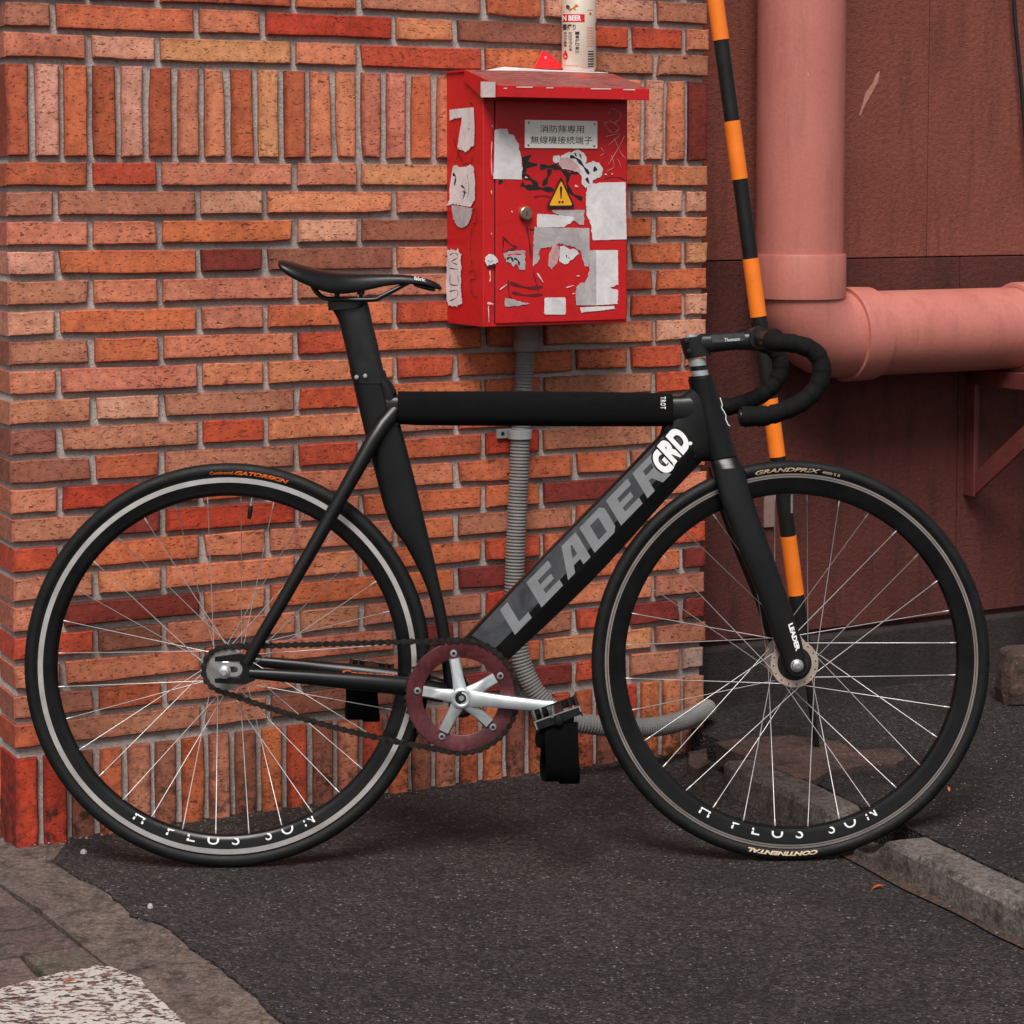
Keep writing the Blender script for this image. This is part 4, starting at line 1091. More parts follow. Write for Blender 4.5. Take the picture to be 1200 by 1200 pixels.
# round lock
p = front(614.5, 250); b = MB()
b.lathe((p.x, 0, p.z), [(0.0001, -FD - 0.0095), (0.0105, -FD - 0.0095), (0.0122, -FD - 0.0078), (0.0126, -FD)], 40, closed=False)
lk = part('lock', b, M['brass'], bx, door, smooth=35)
b = MB(); b.box(p.x - 0.0008, p.x + 0.0008, -FD - 0.0098, -FD - 0.0090, p.z - 0.004, p.z + 0.004); part('keyhole', b, M['ink'], bx, door)

# ------------------------------------------------------------------ beer can, tray scrap, packet on the hood
cn = 0.045
cb = W(678, 83.0, cn); RC = 0.0325
zS = zk + 0.0007
cc = Vector((W(678.5, 60, cn).x, -cn, zS + 0.0028))
can = Thing('beer_can', WALL, cc, 'cream coloured tall beer can with a red band standing on top of the red box', 'can')
Hc_ = 0.166
b = MB(); b.lathe(cc, [(0.0005, 0.004), (0.024, 0.003), (0.0262, 0.0), (0.029, 0.002), (RC, 0.010), (RC, Hc_ - 0.018), (0.0275, Hc_ - 0.004), (0.0265, Hc_), (0.025, Hc_ - 0.003), (0.0005, Hc_ - 0.004)], 72, axis=2, closed=False)
canb = part('can_body', b, M['can'], can, smooth=35)
def can_pt(px, py, off=0.0004):     # point on the can surface seen at the pixel
    o = WALL.I @ CAM; d = WALL.I.to_3x3() @ ray(px, py)
    r_ = RC + off; ox, oy = o.x - cc.x, o.y - cc.y
    A = d.x ** 2 + d.y ** 2; Bq = 2 * (ox * d.x + oy * d.y); C = ox * ox + oy * oy - r_ * r_
    D = Bq * Bq - 4 * A * C
    if D < 0: D = 0
    t = (-Bq - math.sqrt(D)) / (2 * A); p = o + d * t
    return math.atan2(p.y - cc.y, p.x - cc.x), p.z
aL, zref = can_pt(680, 40); 
kx = 1.0
def can_sheet(name, vs, fs, x0, y0, sx, sy, m, off):    # (vs) in pixels of the can's unrolled front, x0 the pixel of the left edge
    b = MB(); out = []
    for x, y in vs:
        px, py = x0 + x * sx, y0 - y * sy
        a, z = can_pt(px, py, off); out.append(Vector((cc.x + (RC + off) * math.cos(a), cc.y + (RC + off) * math.sin(a), z)))
    b.add(out, fs); return part(name, b, M[m], can, canb, fix=False)
def can_rect(name, x0, x1, y0, y1, m, off=0.0003, n=10):
    vs = []; fs = []
    for i in range(n + 1):
        x = x0 + (x1 - x0) * i / n; vs += [(x, y0), (x, y1)]
    fs = [(2 * i, 2 * i + 2, 2 * i + 3, 2 * i + 1) for i in range(n)]
    return can_sheet(name, [(x, -y) for x, y in vs], fs, 0, 0, 1, 1, m, off)
can_rect('red_band', 657.9, 685.2, 16.6, 25.9, 'can_red', n=14)
def can_text(body, x0, x1, y1, y0, m='ink', off=0.0006, **k):
    vs, fs, w, h = text2d(body, **k); can_sheet('can_lettering', [(x / w, y) for x, y in vs], fs, x0, y0, x1 - x0, y0 - y1, m, off)
can_text('N BEER', 659.0, 681.0, 18.0, 24.2, 'white', bold=0.03)
can_text('番搾り', 658.9, 674.6, 28.0, 35.2, 'ink', bold=0.02)
for x0, x1, y1, s_, st in ((660.6, 664.2, 37.5, 'ホップ麦芽', 3.6), (666.2, 670.4, 37.5, 'だけでつくる', 3.8), (674, 679.0, 37.0, '一番搾り麦汁', 4.4)):
    for i, ch in enumerate(s_): can_text(ch, x0, x1, y1 + i * st, y1 + i * st + st * 0.82, 'ink', bold=0.015)
drop = [(0, 6.5), (1.2, 3.2), (2.6, 0.6), (3.0, -2.2), (2.0, -4.6), (0, -5.8), (-2.0, -4.6), (-3.0, -2.2), (-2.6, 0.6), (-1.2, 3.2)]
can_sheet('drop_print', drop, [tuple(range(10))], 662.6, 64.3, 0.95, 1.0, 'can_red', 0.0006)
can_sheet('gold_emblem', [(-4.5, 2), (0, 6), (8, 6), (14, 3.5), (17.5, 0.5), (12, -1.5), (14, -4.5), (9, -2.5), (5, -6.0), (3, -1.5), (-2, -7), (-4.8, -3)], [tuple(range(12))], 662.8, 8, 0.9, 1.0, 'can_gold', 0.0004)
can_sheet('emblem_print', [(-1, 2), (1.5, 3), (4, 0.5), (2, -2.5), (-0.5, -1)], [(0, 1, 2, 3, 4)], 664, 8.5, 1.0, 1.0, 'can_purple', 0.0006)
for i in range(7): can_rect('barcode', 689.0, 695.6, 59.6 + i * 2.9, 59.6 + i * 2.9 + (1.7 if i % 2 else 1.1), 'ink', n=3)
for i in range(8): can_rect('small_print', 687.4, 695.4, 32.0 + i * 3.0, 33.4 + i * 3.0, 'can_salmon', n=3)
can_rect('small_print', 688.0, 695.0, 11.2, 12.4, 'can_salmon', n=3); can_rect('small_print', 690.8, 692.8, 14.6, 17.6, 'can_red', n=2)
can_rect('small_print', 661.5, 677.5, 76.2, 77.4, 'can_salmon', n=6); can_rect('edge_print', 697.8, 699.8, 26.5, 35.5, 'can_red', n=3)
# flat white wrapper under the can, red packet
b = MB(); z_ = zS
pl_ = [W(x, 84, 0.05).x for x in (574, 600, 640, 690, 702)]
b.loft([[(W(573, 80, .06).x, -0.062, z_), (W(573, 80, .06).x, -0.040, z_), (W(573, 80, .06).x, -0.040, z_ + 0.0015), (W(573, 80, .06).x, -0.062, z_ + 0.0015)],
        [(pl_[1], -0.078, z_), (pl_[1], -0.02, z_), (pl_[1], -0.02, z_ + 0.0105), (pl_[1], -0.078, z_ + 0.004)],
        [(pl_[2], -0.080, z_), (pl_[2], -0.02, z_), (pl_[2], -0.02, z_ + 0.0075), (pl_[2], -0.080, z_ + 0.0028)],
        [(pl_[3], -0.080, z_), (pl_[3], -0.02, z_), (pl_[3], -0.02, z_ + 0.0022), (pl_[3], -0.080, z_ + 0.0022)],
        [(pl_[4], -0.084, z_), (pl_[4], -0.05, z_), (pl_[4], -0.05, z_ + 0.001), (pl_[4], -0.084, z_ + 0.001)]])
solo('wrapper', b, M['packet_white'], WALL, 'flat white wrapper lying on the red box beneath the can', 'wrapper', bevel=0.0006)
b = MB(); pk = [W(625, 78, 0.022), W(636.5, 58, 0.014), W(648, 66, 0.018), W(659, 78, 0.024)]
zz = z_ + 0.009
vs = [(pk[0].x, -0.024, zz), (pk[1].x, -0.012, pk[1].z), (pk[2].x, -0.015, pk[2].z), (pk[3].x + 0.008, -0.024, zz)]
b.add([Vector(v) for v in vs] + [Vector(v) + Vector((0.002, 0.006, -0.001)) for v in vs], [(0, 1, 2, 3), (7, 6, 5, 4), (0, 4, 5, 1), (1, 5, 6, 2), (2, 6, 7, 3), (3, 7, 4, 0)])
b.box(0, 0.0001, 0, 0.0001, 0, 0.0001) if False else None
pkt = Thing('packet', WALL, (pk[0].x, -0.02, zz), 'crumpled bright red packet standing left of the beer can', 'packet')
part('foil', b, M['packet_red'], pkt, bevel=0.0006)
b = MB(); c_ = W(638.6, 67.5, 0.019); b.lathe((c_.x, -0.0215, c_.z), [(0.0012, 0), (0.0022, 0)], 14, closed=False); part('ring_print', b, M['packet_white'], pkt, fix=False)

# ------------------------------------------------------------------ corrugated conduit
cd = Thing('conduit', WALL, (W(605, 600, 0.03).x, -0.03, 0), 'ribbed grey conduit running from the red box down the bricks and along the ground', 'conduit')
NC = 0.030
cp = [W(616, 398, NC), W(614.5, 430, NC), W(612.5, 470, NC), W(609.5, 520, NC), W(608, 560, NC), W(605.5, 610, NC), W(603.5, 660, NC), W(602.8, 700, NC), W(605, 740, NC), W(611, 775, NC + 0.008), W(624, 805, NC + 0.02), W(643, 828, NC + 0.035), W(668, 844, NC + 0.05), W(700, 850, NC + 0.06), W(730, 853, NC + 0.06), W(765, 852, NC + 0.05), W(795, 846, NC + 0.03), W(815, 838, NC + 0.01), W(829, 830, -0.02)]
Q = []
for i in range(len(cp) - 1):
    p0, p1, p2, p3 = cp[max(i - 1, 0)], cp[i], cp[i + 1], cp[min(i + 2, len(cp) - 1)]
    for k in range(24):
        t = k / 24; Q.append(0.5 * ((2 * p1) + (p2 - p0) * t + (2 * p0 - 5 * p1 + 4 * p2 - p3) * t * t + (3 * p1 - p0 - 3 * p2 + p3) * t ** 3))
Q.append(cp[-1])
# even spacing
D = [0.0]
for i in range(1, len(Q)): D.append(D[-1] + (Q[i] - Q[i - 1]).length)
step = 0.00155; N = int(D[-1] / step); P = []; j = 0
for i in range(N):
    d = i * step
    while D[j + 1] < d: j += 1
    P.append(Q[j].lerp(Q[j + 1], (d - D[j]) / max(D[j + 1] - D[j], 1e-9)))
RCN = 0.5 * (W(620, 600, NC).x - W(597.5, 600, NC).x) * 0.93
rad = [RCN - (0.0 if i % 4 in (0, 1) else 0.0020) for i in range(N)]
b = MB(); b.tube(P, rad, 20); part('ribbed_tube', b, M['conduit'], cd, smooth=None)
b = MB(); a_, c_ = W(617, 411, NC), W(617, 384, NC); b.tube([(a_.x, -NC, a_.z), (a_.x, -NC, (a_.z + c_.z) / 2), (a_.x, -NC, (a_.z + c_.z) / 2 + 0.0001), (a_.x, -NC, zB - 0.001)], [RCN * 1.32, RCN * 1.32, RCN * 1.2, RCN * 1.2], 28)
part('end_fitting', b, M['fitting'], cd, smooth=40)
a_, c_ = W(583, 514, 0.01), W(623, 501, 0.01); zc0, zc1 = a_.z, c_.z
b = MB(); b.tube([(W(609.5, 507, NC).x, -NC, zc0), (W(609.5, 507, NC).x, -NC, zc1)], RCN + 0.0035, 28); b.box(a_.x, W(606, 507, 0.02).x, -0.012, -0.003, zc0, zc1)
cl = part('wall_clamp', b, M['clamp'], cd, bevel=0.0008)
b = MB(); p = W(589, 508, 0.012); b.lathe((p.x, 0, p.z), [(0.0001, -0.0135), (0.0035, -0.0135), (0.0035, -0.012)], 14, closed=False); part('clamp_screw', b, M['hole'], cd, cl)


# ------------------------------------------------------------------ the bicycle
bike = Thing('bicycle', BIKE, (0, 0, 0), 'matte black track bicycle with dark red chainring leaning in front of the brick wall', 'bicycle')
RW = 0.334
LH = lambda px, py, lat=0.0: B(px, py, lat)
hubR = Vector((0.0, 0, RW)); 
fx = (cf - cr).length
hubF = Vector((fx, 0, RW))
def superel(N, e):
    out = []
    for k in range(N):
        a = 2 * PI * k / N; c, s_ = math.cos(a), math.sin(a)
        out.append((math.copysign(abs(c) ** (2 / e), c), math.copysign(abs(s_) ** (2 / e), s_)))
    return out
def loft_edges(mb, E1, E2, half, lat=0.0, e=2.6, N=24, sec=None, dens=4):
    """E1, E2: the two outlines of a tube as photo pixels; half: half thickness sideways (per station or one value)"""
    n = len(E1); P1 = [LH(*p, lat if not isinstance(lat, list) else lat[i]) for i, p in enumerate(E1)]
    P2 = [LH(*p, lat if not isinstance(lat, list) else lat[i]) for i, p in enumerate(E2)]
    H = half if isinstance(half, list) else [half] * n
    def cr_(L, i, t):
        p0, p1, p2, p3 = L[max(i - 1, 0)], L[i], L[i + 1], L[min(i + 2, n - 1)]
        return 0.5 * ((p1 * 2) + (p2 - p0) * t + (p0 * 2 - p1 * 5 + p2 * 4 - p3) * t * t + (p1 * 3 - p0 - p2 * 3 + p3) * t ** 3)
    rings = []; S = sec or superel(N, e)
    for i in range(n - 1):
        for k in range(dens + (1 if i == n - 2 else 0)):
            t = k / dens; a, c = cr_(P1, i, t), cr_(P2, i, t); h = H[i] + (H[i + 1] - H[i]) * t
            m, d = (a + c) / 2, (c - a) / 2
            rings.append([m + d * u + Vector((0, -h * v, 0)) for u, v in S])
    mb.loft(rings); return mb
# --- frame
fr = MB()
# down tube with its chamfered underside
DT = [(-1, .45), (-.97, .8), (-.88, 1), (.34, 1), (.44, .93), (.97, .38), (1, .2), (1, -.2), (.97, -.38), (.44, -.93), (.34, -1), (-.88, -1), (-.97, -.8), (-1, -.45)]
loft_edges(fr, [(535, 757), (640, 647.5), (740, 545), (786, 496)], [(583, 785), (690, 684), (780, 585), (822, 541)], 0.021, sec=DT)
# top tube
loft_edges(fr, [(452, 462), (500, 463), (700, 463), (786, 464), (812, 462)], [(456, 494), (500, 494), (700, 495), (786, 497), (812, 500)], 0.017, e=3.0)
# seat tube with wheel cut-out
loft_edges(fr, [(411, 437), (427, 506), (437.5, 546), (449.5, 593), (460, 619), (473, 636), (487, 661), (499, 687), (507, 715), (513, 748), (518, 780), (522, 822)],
           [(451, 436), (467, 490), (481, 542), (493.5, 592), (501, 624), (505, 640), (510.5, 663), (516.5, 690), (523, 718), (529, 750), (539, 780), (560, 822)], [.0150, .0150, .0150, .0150, .0148, .0146, .0142, .0140, .0138, .0140, .017, .02], e=3.0)
# head tube
loft_edges(fr, [(806, 445), (812, 470), (820, 503), (829, 539)], [(836, 442), (843, 465), (853, 500), (863, 532)], [.0205, .0200, .0205, .0215], e=2.2, N=32)
# gusset between the tubes
loft_edges(fr, [(772, 512), (786, 470), (800, 462), (815, 448)], [(822, 541), (838, 538), (842, 520), (840, 470)], [.0195, .0170, .0175, .0190], e=2.6)
# seat cluster swelling
loft_edges(fr, [(436, 444), (444, 462), (448, 500)], [(451.5, 440), (464, 457.5), (471, 497)], [.0150, .0158, .0165], e=2.4)
# bottom bracket shell
c = LH(541, 821, 0); fr.lathe((c.x, 0, c.z), [(0.017, -0.035), (0.0225, -0.034), (0.0225, 0.034), (0.017, 0.035)], 40)
# seat stays and chain stays, both sides
def stay(mb, pts, rads, sgn, flat=0.8, seg=16):
    P = []
    for px, py, lt in pts:
        p = LH(px, py, lt); P.append(Vector((p.x, -lt * sgn, p.z)))
    mb.tube(P, rads, seg, flat=flat)
for sgn in (1, -1):
    stay(fr, [(470, 474, 0.001), (449, 498, 0.021), (436, 518, 0.030), (408, 568, 0.043), (370, 636, 0.054), (330, 706, 0.061), (300, 757, 0.065), (289, 778, 0.066)], [.0145, .0135, .0128, .0120, .0110, .0102, .0098, .0090], sgn)
    stay(fr, [(520, 812, 0.018), (500, 808, 0.028), (475, 804, 0.036), (420, 799, 0.046), (360, 794, 0.056), (320, 791, 0.062), (292, 789, 0.065)], [.0165, .0165, .0160, .0140, .0115, .0098, .0085], sgn, flat=0.72)
    # dropout plate with its slot towards the back
    lt = 0.066
    o_ = [LH(x, y, lt) for x, y in ((293, 768), (299, 783), (299, 797), (287, 802), (252, 800), (252, 795), (281, 795), (284, 785), (281, 775), (252, 775), (252, 770), (280, 766))]
    fr.prism([(p.x, p.z) for p in o_], -(lt + 0.003) * sgn, -(lt - 0.003) * sgn)
frame = part('frame', fr, M['frame'], bike, smooth=38, fix=True)
# seat clamp collar and bolts
b = MB(); loft_edges(b, [(409.5, 434), (410.5, 438), (413.5, 449)], [(451.0, 434), (452.5, 438), (455.5, 449)], .0175, e=3.0)
scl = part('seat_clamp', b, M['black_metal'], bike, smooth=40)
for px, py in ((418.0, 442), (428, 440.5)):
    p = LH(px, py, 0.0178); b = MB(); b.lathe((p.x, 0, p.z), [(0.0001, -0.0235), (0.0032, -0.0232), (0.0040, -0.0215), (0.0040, -0.0170)], 16, closed=False); part('bolt', b, M['silver'], bike, scl, smooth=40)
# pad round the top tube
b = MB(); loft_edges(b, [(466, 458.5), (500, 458.5), (600, 458.5), (700, 459.2), (787, 461)], [(467, 497), (500, 498.5), (600, 499.2), (700, 499.8), (787, 499.5)], .0265, e=2.6, N=32)
pad = part('top_tube_pad', b, M['pad'], bike, smooth=40)
def lat_text(nm, body, px0, px1, pxup, lat, m, parent, **k):
    """lettering on a flank: from px0 to px1 along the base line, pxup above px0"""
    a, c, u = LH(*px0, lat), LH(*px1, lat), LH(*pxup, lat)
    b = MB(); text_quad(b, body, a, c - a, u - a, **k); return part(nm, b, M[m], bike, parent, fix=False)
lat_text('lettering', 'TROT', (774.0, 464.8), (774.0, 479.2), (780.2, 464.8), 0.0271, 'white', pad, bold=0.02, spacing=1.25)
# mottled grey sheet and lettering on the down tube
la = 0.0213
P = [LH(x, y, la) for x, y in ((552.5, 745), (640, 651.5), (742, 547.5), (783, 505), (790, 499), (812, 520), (806, 529), (772, 559.5), (680, 654), (596, 744), (578, 762), (566, 752))]
b = MB(); b.add([Vector((p.x, -la, p.z)) for p in P], [tuple(range(len(P)))]); pnl = part('satin_sheet', b, M['panel'], bike, frame, fix=False)
a_, c_ = LH(603.5, 734.5, la + .0004), LH(783.5, 546.5, la + .0004); u_ = LH(582.5, 715.5, la + .0004) - LH(603.5, 734.5, la + .0004)
def flank_word(body, base0, base1, up0, lat, m, parent, **k):
    a, c, u = LH(*base0, lat), LH(*base1, lat), LH(*up0, lat)
    b = MB(); text_quad(b, body, a, c - a, u - a, **k); return part('lettering', b, M[m], bike, parent, fix=False)
GL = {'L': [[(0, 0), (.78, 0), (.78, .22), (.35, .22), (.35, 1), (0, 1)]],
      'E': [[(0, 0), (1.0, 0), (1.0, .24), (.36, .24), (.36, .40), (.86, .40), (.86, .60), (.36, .60), (.36, .76), (1.0, .76), (1.0, 1), (0, 1)]],
      'A': [[(0, 0), (.33, 0), (.66, .78), (.70, 1), (.40, 1)], [(.72, 0), (1.05, 0), (1.05, 1), (.72, 1)], [(.42, .22), (.72, .22), (.72, .42), (.51, .42)], [(.66, .78), (.72, .78), (.72, 1), (.66, 1)]],
      'D': [[(0, 0), (.34, 0), (.34, 1), (0, 1)], [(.72, 0), (.92, 0), (1.06, .14), (1.06, .86), (.92, 1), (.72, 1)], [(.34, 0), (.72, 0), (.72, .22), (.34, .22)], [(.34, .78), (.72, .78), (.72, 1), (.34, 1)]],
      'R': [[(0, 0), (.34, 0), (.34, 1), (0, 1)], [(.72, .40), (.96, .40), (1.05, .50), (1.05, .88), (.93, 1), (.72, 1)], [(.34, .78), (.72, .78), (.72, 1), (.34, 1)], [(.34, .40), (.72, .40), (.72, .60), (.34, .60)], [(.46, .40), (.80, .40), (1.10, 0), (.72, 0)]]}
a_, c_, u_ = LH(603.5, 744.0, la + .0005), LH(785.5, 556.5, la + .0005), LH(581.0, 719.5, la + .0005)
xd = c_ - a_; up_ = (u_ - a_); hgt = up_.length; xd_ = xd.normalized() * hgt; tot = xd.length / hgt; wl_ = tot / 6 * 0.88; adv = (tot - wl_) / 5; kx = wl_ / 1.06
for i, ch_ in enumerate('LEADER'):
    b = MB()
    for k, poly in enumerate(GL[ch_]):
        b.add([a_ + xd_ * (x * kx + adv * i + 0.20 * y) + up_ * y + Vector((0, -0.00002 * k, 0)) for x, y in poly], [tuple(range(len(poly)))])
    lo = part('block_letter', b, M['letter_grey'], bike, pnl, fix=False); lo['kind'] = 'stuff'
# bubble tag
def blob_text(body, base0, base1, up0, lat, m, parent, bold, nm='tag_lettering'):
    a, c, u = LH(*base0, lat), LH(*base1, lat), LH(*up0, lat)
    b = MB(); text_quad(b, body, a, c - a, u - a, bold=bold, spacing=1.22); return part(nm, b, M[m], bike, parent, fix=False)
ga, gc, gu = LH(781.5, 556.5, la), LH(810.0, 521.5, la), LH(761.0, 534.5, la)
gx, gy = gc - ga, gu - ga
for i, (ch_, f0, f1, dy) in enumerate((('G', -0.06, 0.38, -0.04), ('R', 0.32, 0.72, 0.02), ('D', 0.66, 1.06, 0.0))):
    for m_, bo, e, k in (('frame', 0.115, 0.045, 0), ('white', 0.062, 0.0, 1)):
        b = MB(); text_quad(b, ch_, ga + gx * (f0 - e) + gy * (dy - e * 1.6), gx * (f1 - f0 + 2 * e), gy * (1 + 3.2 * e), lift=Vector((0, -.0007 - .00012 * (2 * i + k), 0)), bold=bo, res=6)
        part('tag_letter', b, M[m_], bike, pnl, fix=False)
q = LH(809, 519.5, la); b = MB(); b.lathe((q.x, 0, q.z), [(.0001, -la - .0012), (.0030, -la - .0012)], 16, closed=False); part('tag_dot', b, M['white'], bike, pnl, fix=False)
# badge outline at the front of the head tube
b = MB(); sq = [(844.5, 466), (847, 474), (846.2, 478), (849.5, 483), (851.5, 487), (851, 491), (854, 498), (856, 499)]
for i in range(len(sq) - 1):
    p, q = LH(*sq[i], .0150), LH(*sq[i + 1], .0150); b.tube([Vector((p.x - .001, -.0158, p.z)), Vector((q.x - .001, -.0158, q.z))], 0.0008, 6)
bd = part('head_badge', b, M['white'], bike, frame); bd['kind'] = 'stuff'
# --- fork
fk = MB()
loft_edges(fk, [(831, 540), (834, 553), (838, 563)], [(864, 534), (870, 546), (875, 556)], [.0215, .031, .0355], e=2.8, N=28)
for sgn in (1, -1):
    lts = [.030, .036, .042, .046, .049, .052]
    E1 = [(835, 550), (845, 590), (864, 640), (895, 714), (907.5, 752), (921, 783)]
    E2 = [(871, 548), (883, 588), (901, 638), (928, 714), (938.5, 748), (945, 776)]
    hw = [.011, .0105, .0100, .0085, .0070, .0055]
    P1 = [LH(x, y, l) for (x, y), l in zip(E1, lts)]; P2 = [LH(x, y, l) for (x, y), l in zip(E2, lts)]
    rings = []; S = superel(24, 2.5)
    for i in range(len(E1) - 1):
        for k in range(4 if i < len(E1) - 2 else 5):
            t = k / 4; a = P1[i].lerp(P1[i + 1], t); c = P2[i].lerp(P2[i + 1], t); h = hw[i] + (hw[i + 1] - hw[i]) * t; l = lts[i] + (lts[i + 1] - lts[i]) * t
            m_, d = (a + c) / 2, (c - a) / 2; m_ = Vector((m_.x, -l * sgn, m_.z)); d = Vector((d.x, 0, d.z))
            rings.append([m_ + d * u + Vector((0, -h * v * sgn, 0)) for u, v in S])
    fk.loft(rings)
    fk.lathe((hubF.x + 0.002, 0, hubF.z - 0.001), [(0.004, -0.048 * sgn), (0.0165, -0.048 * sgn), (0.0170, -0.053 * sgn), (0.0150, -0.0565 * sgn), (0.004, -0.0565 * sgn)], 32)
fork = part('fork', fk, M['frame'], bike, smooth=38)
lat_text('lettering', 'LEADER', (923.6, 732.0), (932.8, 763.5), (928.8, 729.5), 0.0572, 'white', fork, bold=0.05)
# --- headset spacers and stem
def band(nm, y0, y1, m):
    f = lambda y: ((805.5 + (y - 420) * 0.28), (826.0 + (y - 420) * 0.22))
    b = MB(); loft_edges(b, [(f(y0)[0], y0 + 1), (f(y1)[0], y1 + 1)], [(f(y0)[1], y0 - 1), (f(y1)[1], y1 - 1)], .0155, e=2, N=32, dens=1)
    return part(nm, b, M[m], bike, smooth=40)
band('headset_spacer', 420, 428.5, 'alloy'); band('headset_spacer', 428.5, 434, 'black_metal'); band('headset_spacer', 434, 441, 'alloy')
b = MB(); loft_edges(b, [(806.5, 441.5), (808, 446)], [(830.5, 439), (835.5, 442.5)], .0185, e=2, N=32, dens=1); part('headset_cup', b, M['black_metal'], bike, smooth=40)
st = MB()
loft_edges(st, [(797, 397), (799, 408), (803, 421)], [(825, 393), (829, 404), (833, 416)], .0175, e=2.6, N=28)
loft_edges(st, [(815, 391), (835, 390.5), (862, 389), (884, 387.5)], [(820, 415), (836, 413), (862, 410.5), (884, 411)], [.0165, .0150, .0150, .017], e=2.6, N=28)
stem = part('stem', st, M['black_metal'], bike, smooth=40)
b = MB(); loft_edges(b, [(803, 392.5), (801, 395.5)], [(821, 391), (822.5, 394)], .0125, e=2, N=32, dens=1); part('top_cap', b, M['silver'], bike, stem, smooth=40)
for y in (399, 411):
    p = LH(804 + (y - 399) * .25, y, .0); b = MB(); b.lathe((p.x - 0.001, 0, p.z), [(0.0001, -0.0215), (0.0040, -0.0212), (0.0046, -0.0195), (0.0046, 0.0195), (0.004, 0.0212)], 16, closed=False); part('bolt', b, M['black_metal'], bike, stem, smooth=40)
lt = 0.0158
P = [LH(x, y, lt) for x, y in ((833, 392.5), (872, 390), (874, 396), (871, 399.5), (835, 401.5))]
b = MB(); b.add([Vector((p.x, -lt, p.z)) for p in P], [tuple(range(5))]); pq_ = part('stem_plaque', b, M['panel'], bike, stem, fix=False)
lat_text('lettering', 'Thomson', (849, 400.5), (867, 399.0), (849, 396.5), lt + .0006, 'white', pq_)
# --- handlebar
hb = LH(889, 396, 0.0)
def latpt(px, py, lat): p = LH(px, py, lat); return Vector((p.x, -lat, p.z))
near = [(904, 401, .185), (925, 402, .196), (945, 407, .200), (957.5, 416, .201), (963, 431, .202), (960, 449, .203), (949, 464, .204), (930, 476.5, .205), (904, 486, .207), (884, 488, .208), (866, 488.3, .209)]
NP_ = [latpt(*p) for p in near]
def smoothpath(P, k=6):
    out = []; n = len(P)
    for i in range(n - 1):
        p0, p1, p2, p3 = P[max(i - 1, 0)], P[i], P[i + 1], P[min(i + 2, n - 1)]
        for j in range(k):
            t = j / k; out.append(0.5 * ((p1 * 2) + (p2 - p0) * t + (p0 * 2 - p1 * 5 + p2 * 4 - p3) * t * t + (p1 * 3 - p0 - p2 * 3 + p3) * t ** 3))
    return out + [P[-1]]
halfbar = [Vector((hb.x, 0, hb.z)), Vector((hb.x, -0.05, hb.z)), Vector((hb.x, -0.12, hb.z)), Vector((hb.x + .001, -0.165, hb.z))] + NP_
hbar = smoothpath(halfbar, 6)
mir = lambda L: [Vector((p.x, -p.y, p.z)) for p in L]
b = MB(); b.tube([p for p in mir(hbar[::-1])] + hbar[1:], 0.0118, 20); bar = part('handlebar', b, M['black_metal'], bike, smooth=60)
b = MB(); b.tube([Vector((hb.x, 0.024, hb.z)), Vector((hb.x, -0.024, hb.z))], 0.0190, 28); part('bar_clamp', b, M['black_metal'], bike, stem, smooth=40)
for sgn in (1, -1):
    P = smoothpath(halfbar, 14); P = P[int(len(P) * 0.17):]
    if sgn < 0: P = mir(P)
    Dd = [0.0]
    for i in range(1, len(P)): Dd.append(Dd[-1] + (P[i] - P[i - 1]).length)
    # tape wound in overlapping turns
    Lt = Dd[-1]; N = int(Lt / 0.0032); Q = []; j = 0; rad = []
    for i in range(N + 1):
        d = min(i * 0.0032, Lt - 1e-6)
        while Dd[j + 1] < d: j += 1
        Q.append(P[j].lerp(P[j + 1], (d - Dd[j]) / max(Dd[j + 1] - Dd[j], 1e-9)))
        rad.append(0.01415 + 0.0016 * ((i % 7) / 7.0) + (0.0012 if i > N - 14 else 0))
    b = MB(); b.tube(Q, rad, 24); part('bar_tape', b, M['tape'], bike, bar, smooth=50)
# --- seat post and saddle
b = MB()
loft_edges(b, [(383, 356), (391, 366), (397, 378), (404, 405), (411, 437), (416, 455)], [(430, 351), (433, 362), (436, 376), (443, 405), (450, 437), (454, 455)], [.0125, .0125, .0130, .0130, .0130, .0130], e=2.6, N=24)
loft_edges(b, [(384, 352), (385, 364)], [(436, 348), (424, 360)], .019, e=5, N=24, dens=1)
sp = part('seat_post', b, M['black_metal'], bike, smooth=40)
for px, y0, y1, r_ in ((395, 333, 356, .0045), (423, 336, 352, .0035)):
    a, c = LH(px, y0, 0), LH(px, y1, 0); b = MB(); b.tube([a, c], r_, 12); part('clamp_bolt', b, M['black_metal'], bike, sp, smooth=40)
b = MB(); a, c = LH(423, 338, 0), LH(423, 345, 0); b.tube([a, c], .0062, 16); part('clamp_nut', b, M['black_metal'], bike, sp, smooth=40)
# saddle: stations along its length, top line, half width, skirt
ST = [(327, 305.5, 311, .060, .2), (331, 304.5, 318, .072, .4), (345, 307.5, 328, .074, .7), (362, 312.5, 336, .068, .8), (382, 317.5, 344, .056, 1), (402, 320, 345.5, .041, 1), (425, 321, 341.5, .030, 1), (450, 321.0, 335, .0235, 1), (475, 321.6, 332.5, .0205, 1), (497, 325, 333.5, .019, 1), (510, 330, 338, .0165, 1), (516, 334, 340.5, .010, .8), (518, 337, 339.5, .004, .4)]
rings = []
for px, yt, yb_, hw, q in ST:
    t_, bo = LH(px, yt, 0), LH(px, yb_, 0); H_ = t_.z - bo.z; r_ = []
    for v, zf in ((0, 1), (.35, .985), (.65, .93), (.86, .78), (.97, .52), (1.0, .24), (.96, 0), (.90, .02), (.7, .55), (.35, .70), (0, .74)):
        r_.append((v * hw, bo.z + H_ * zf))
    ring = [Vector((t_.x, -y, z)) for y, z in r_] + [Vector((t_.x, y, z)) for y, z in reversed(r_[1:-1])]
    rings.append(ring)
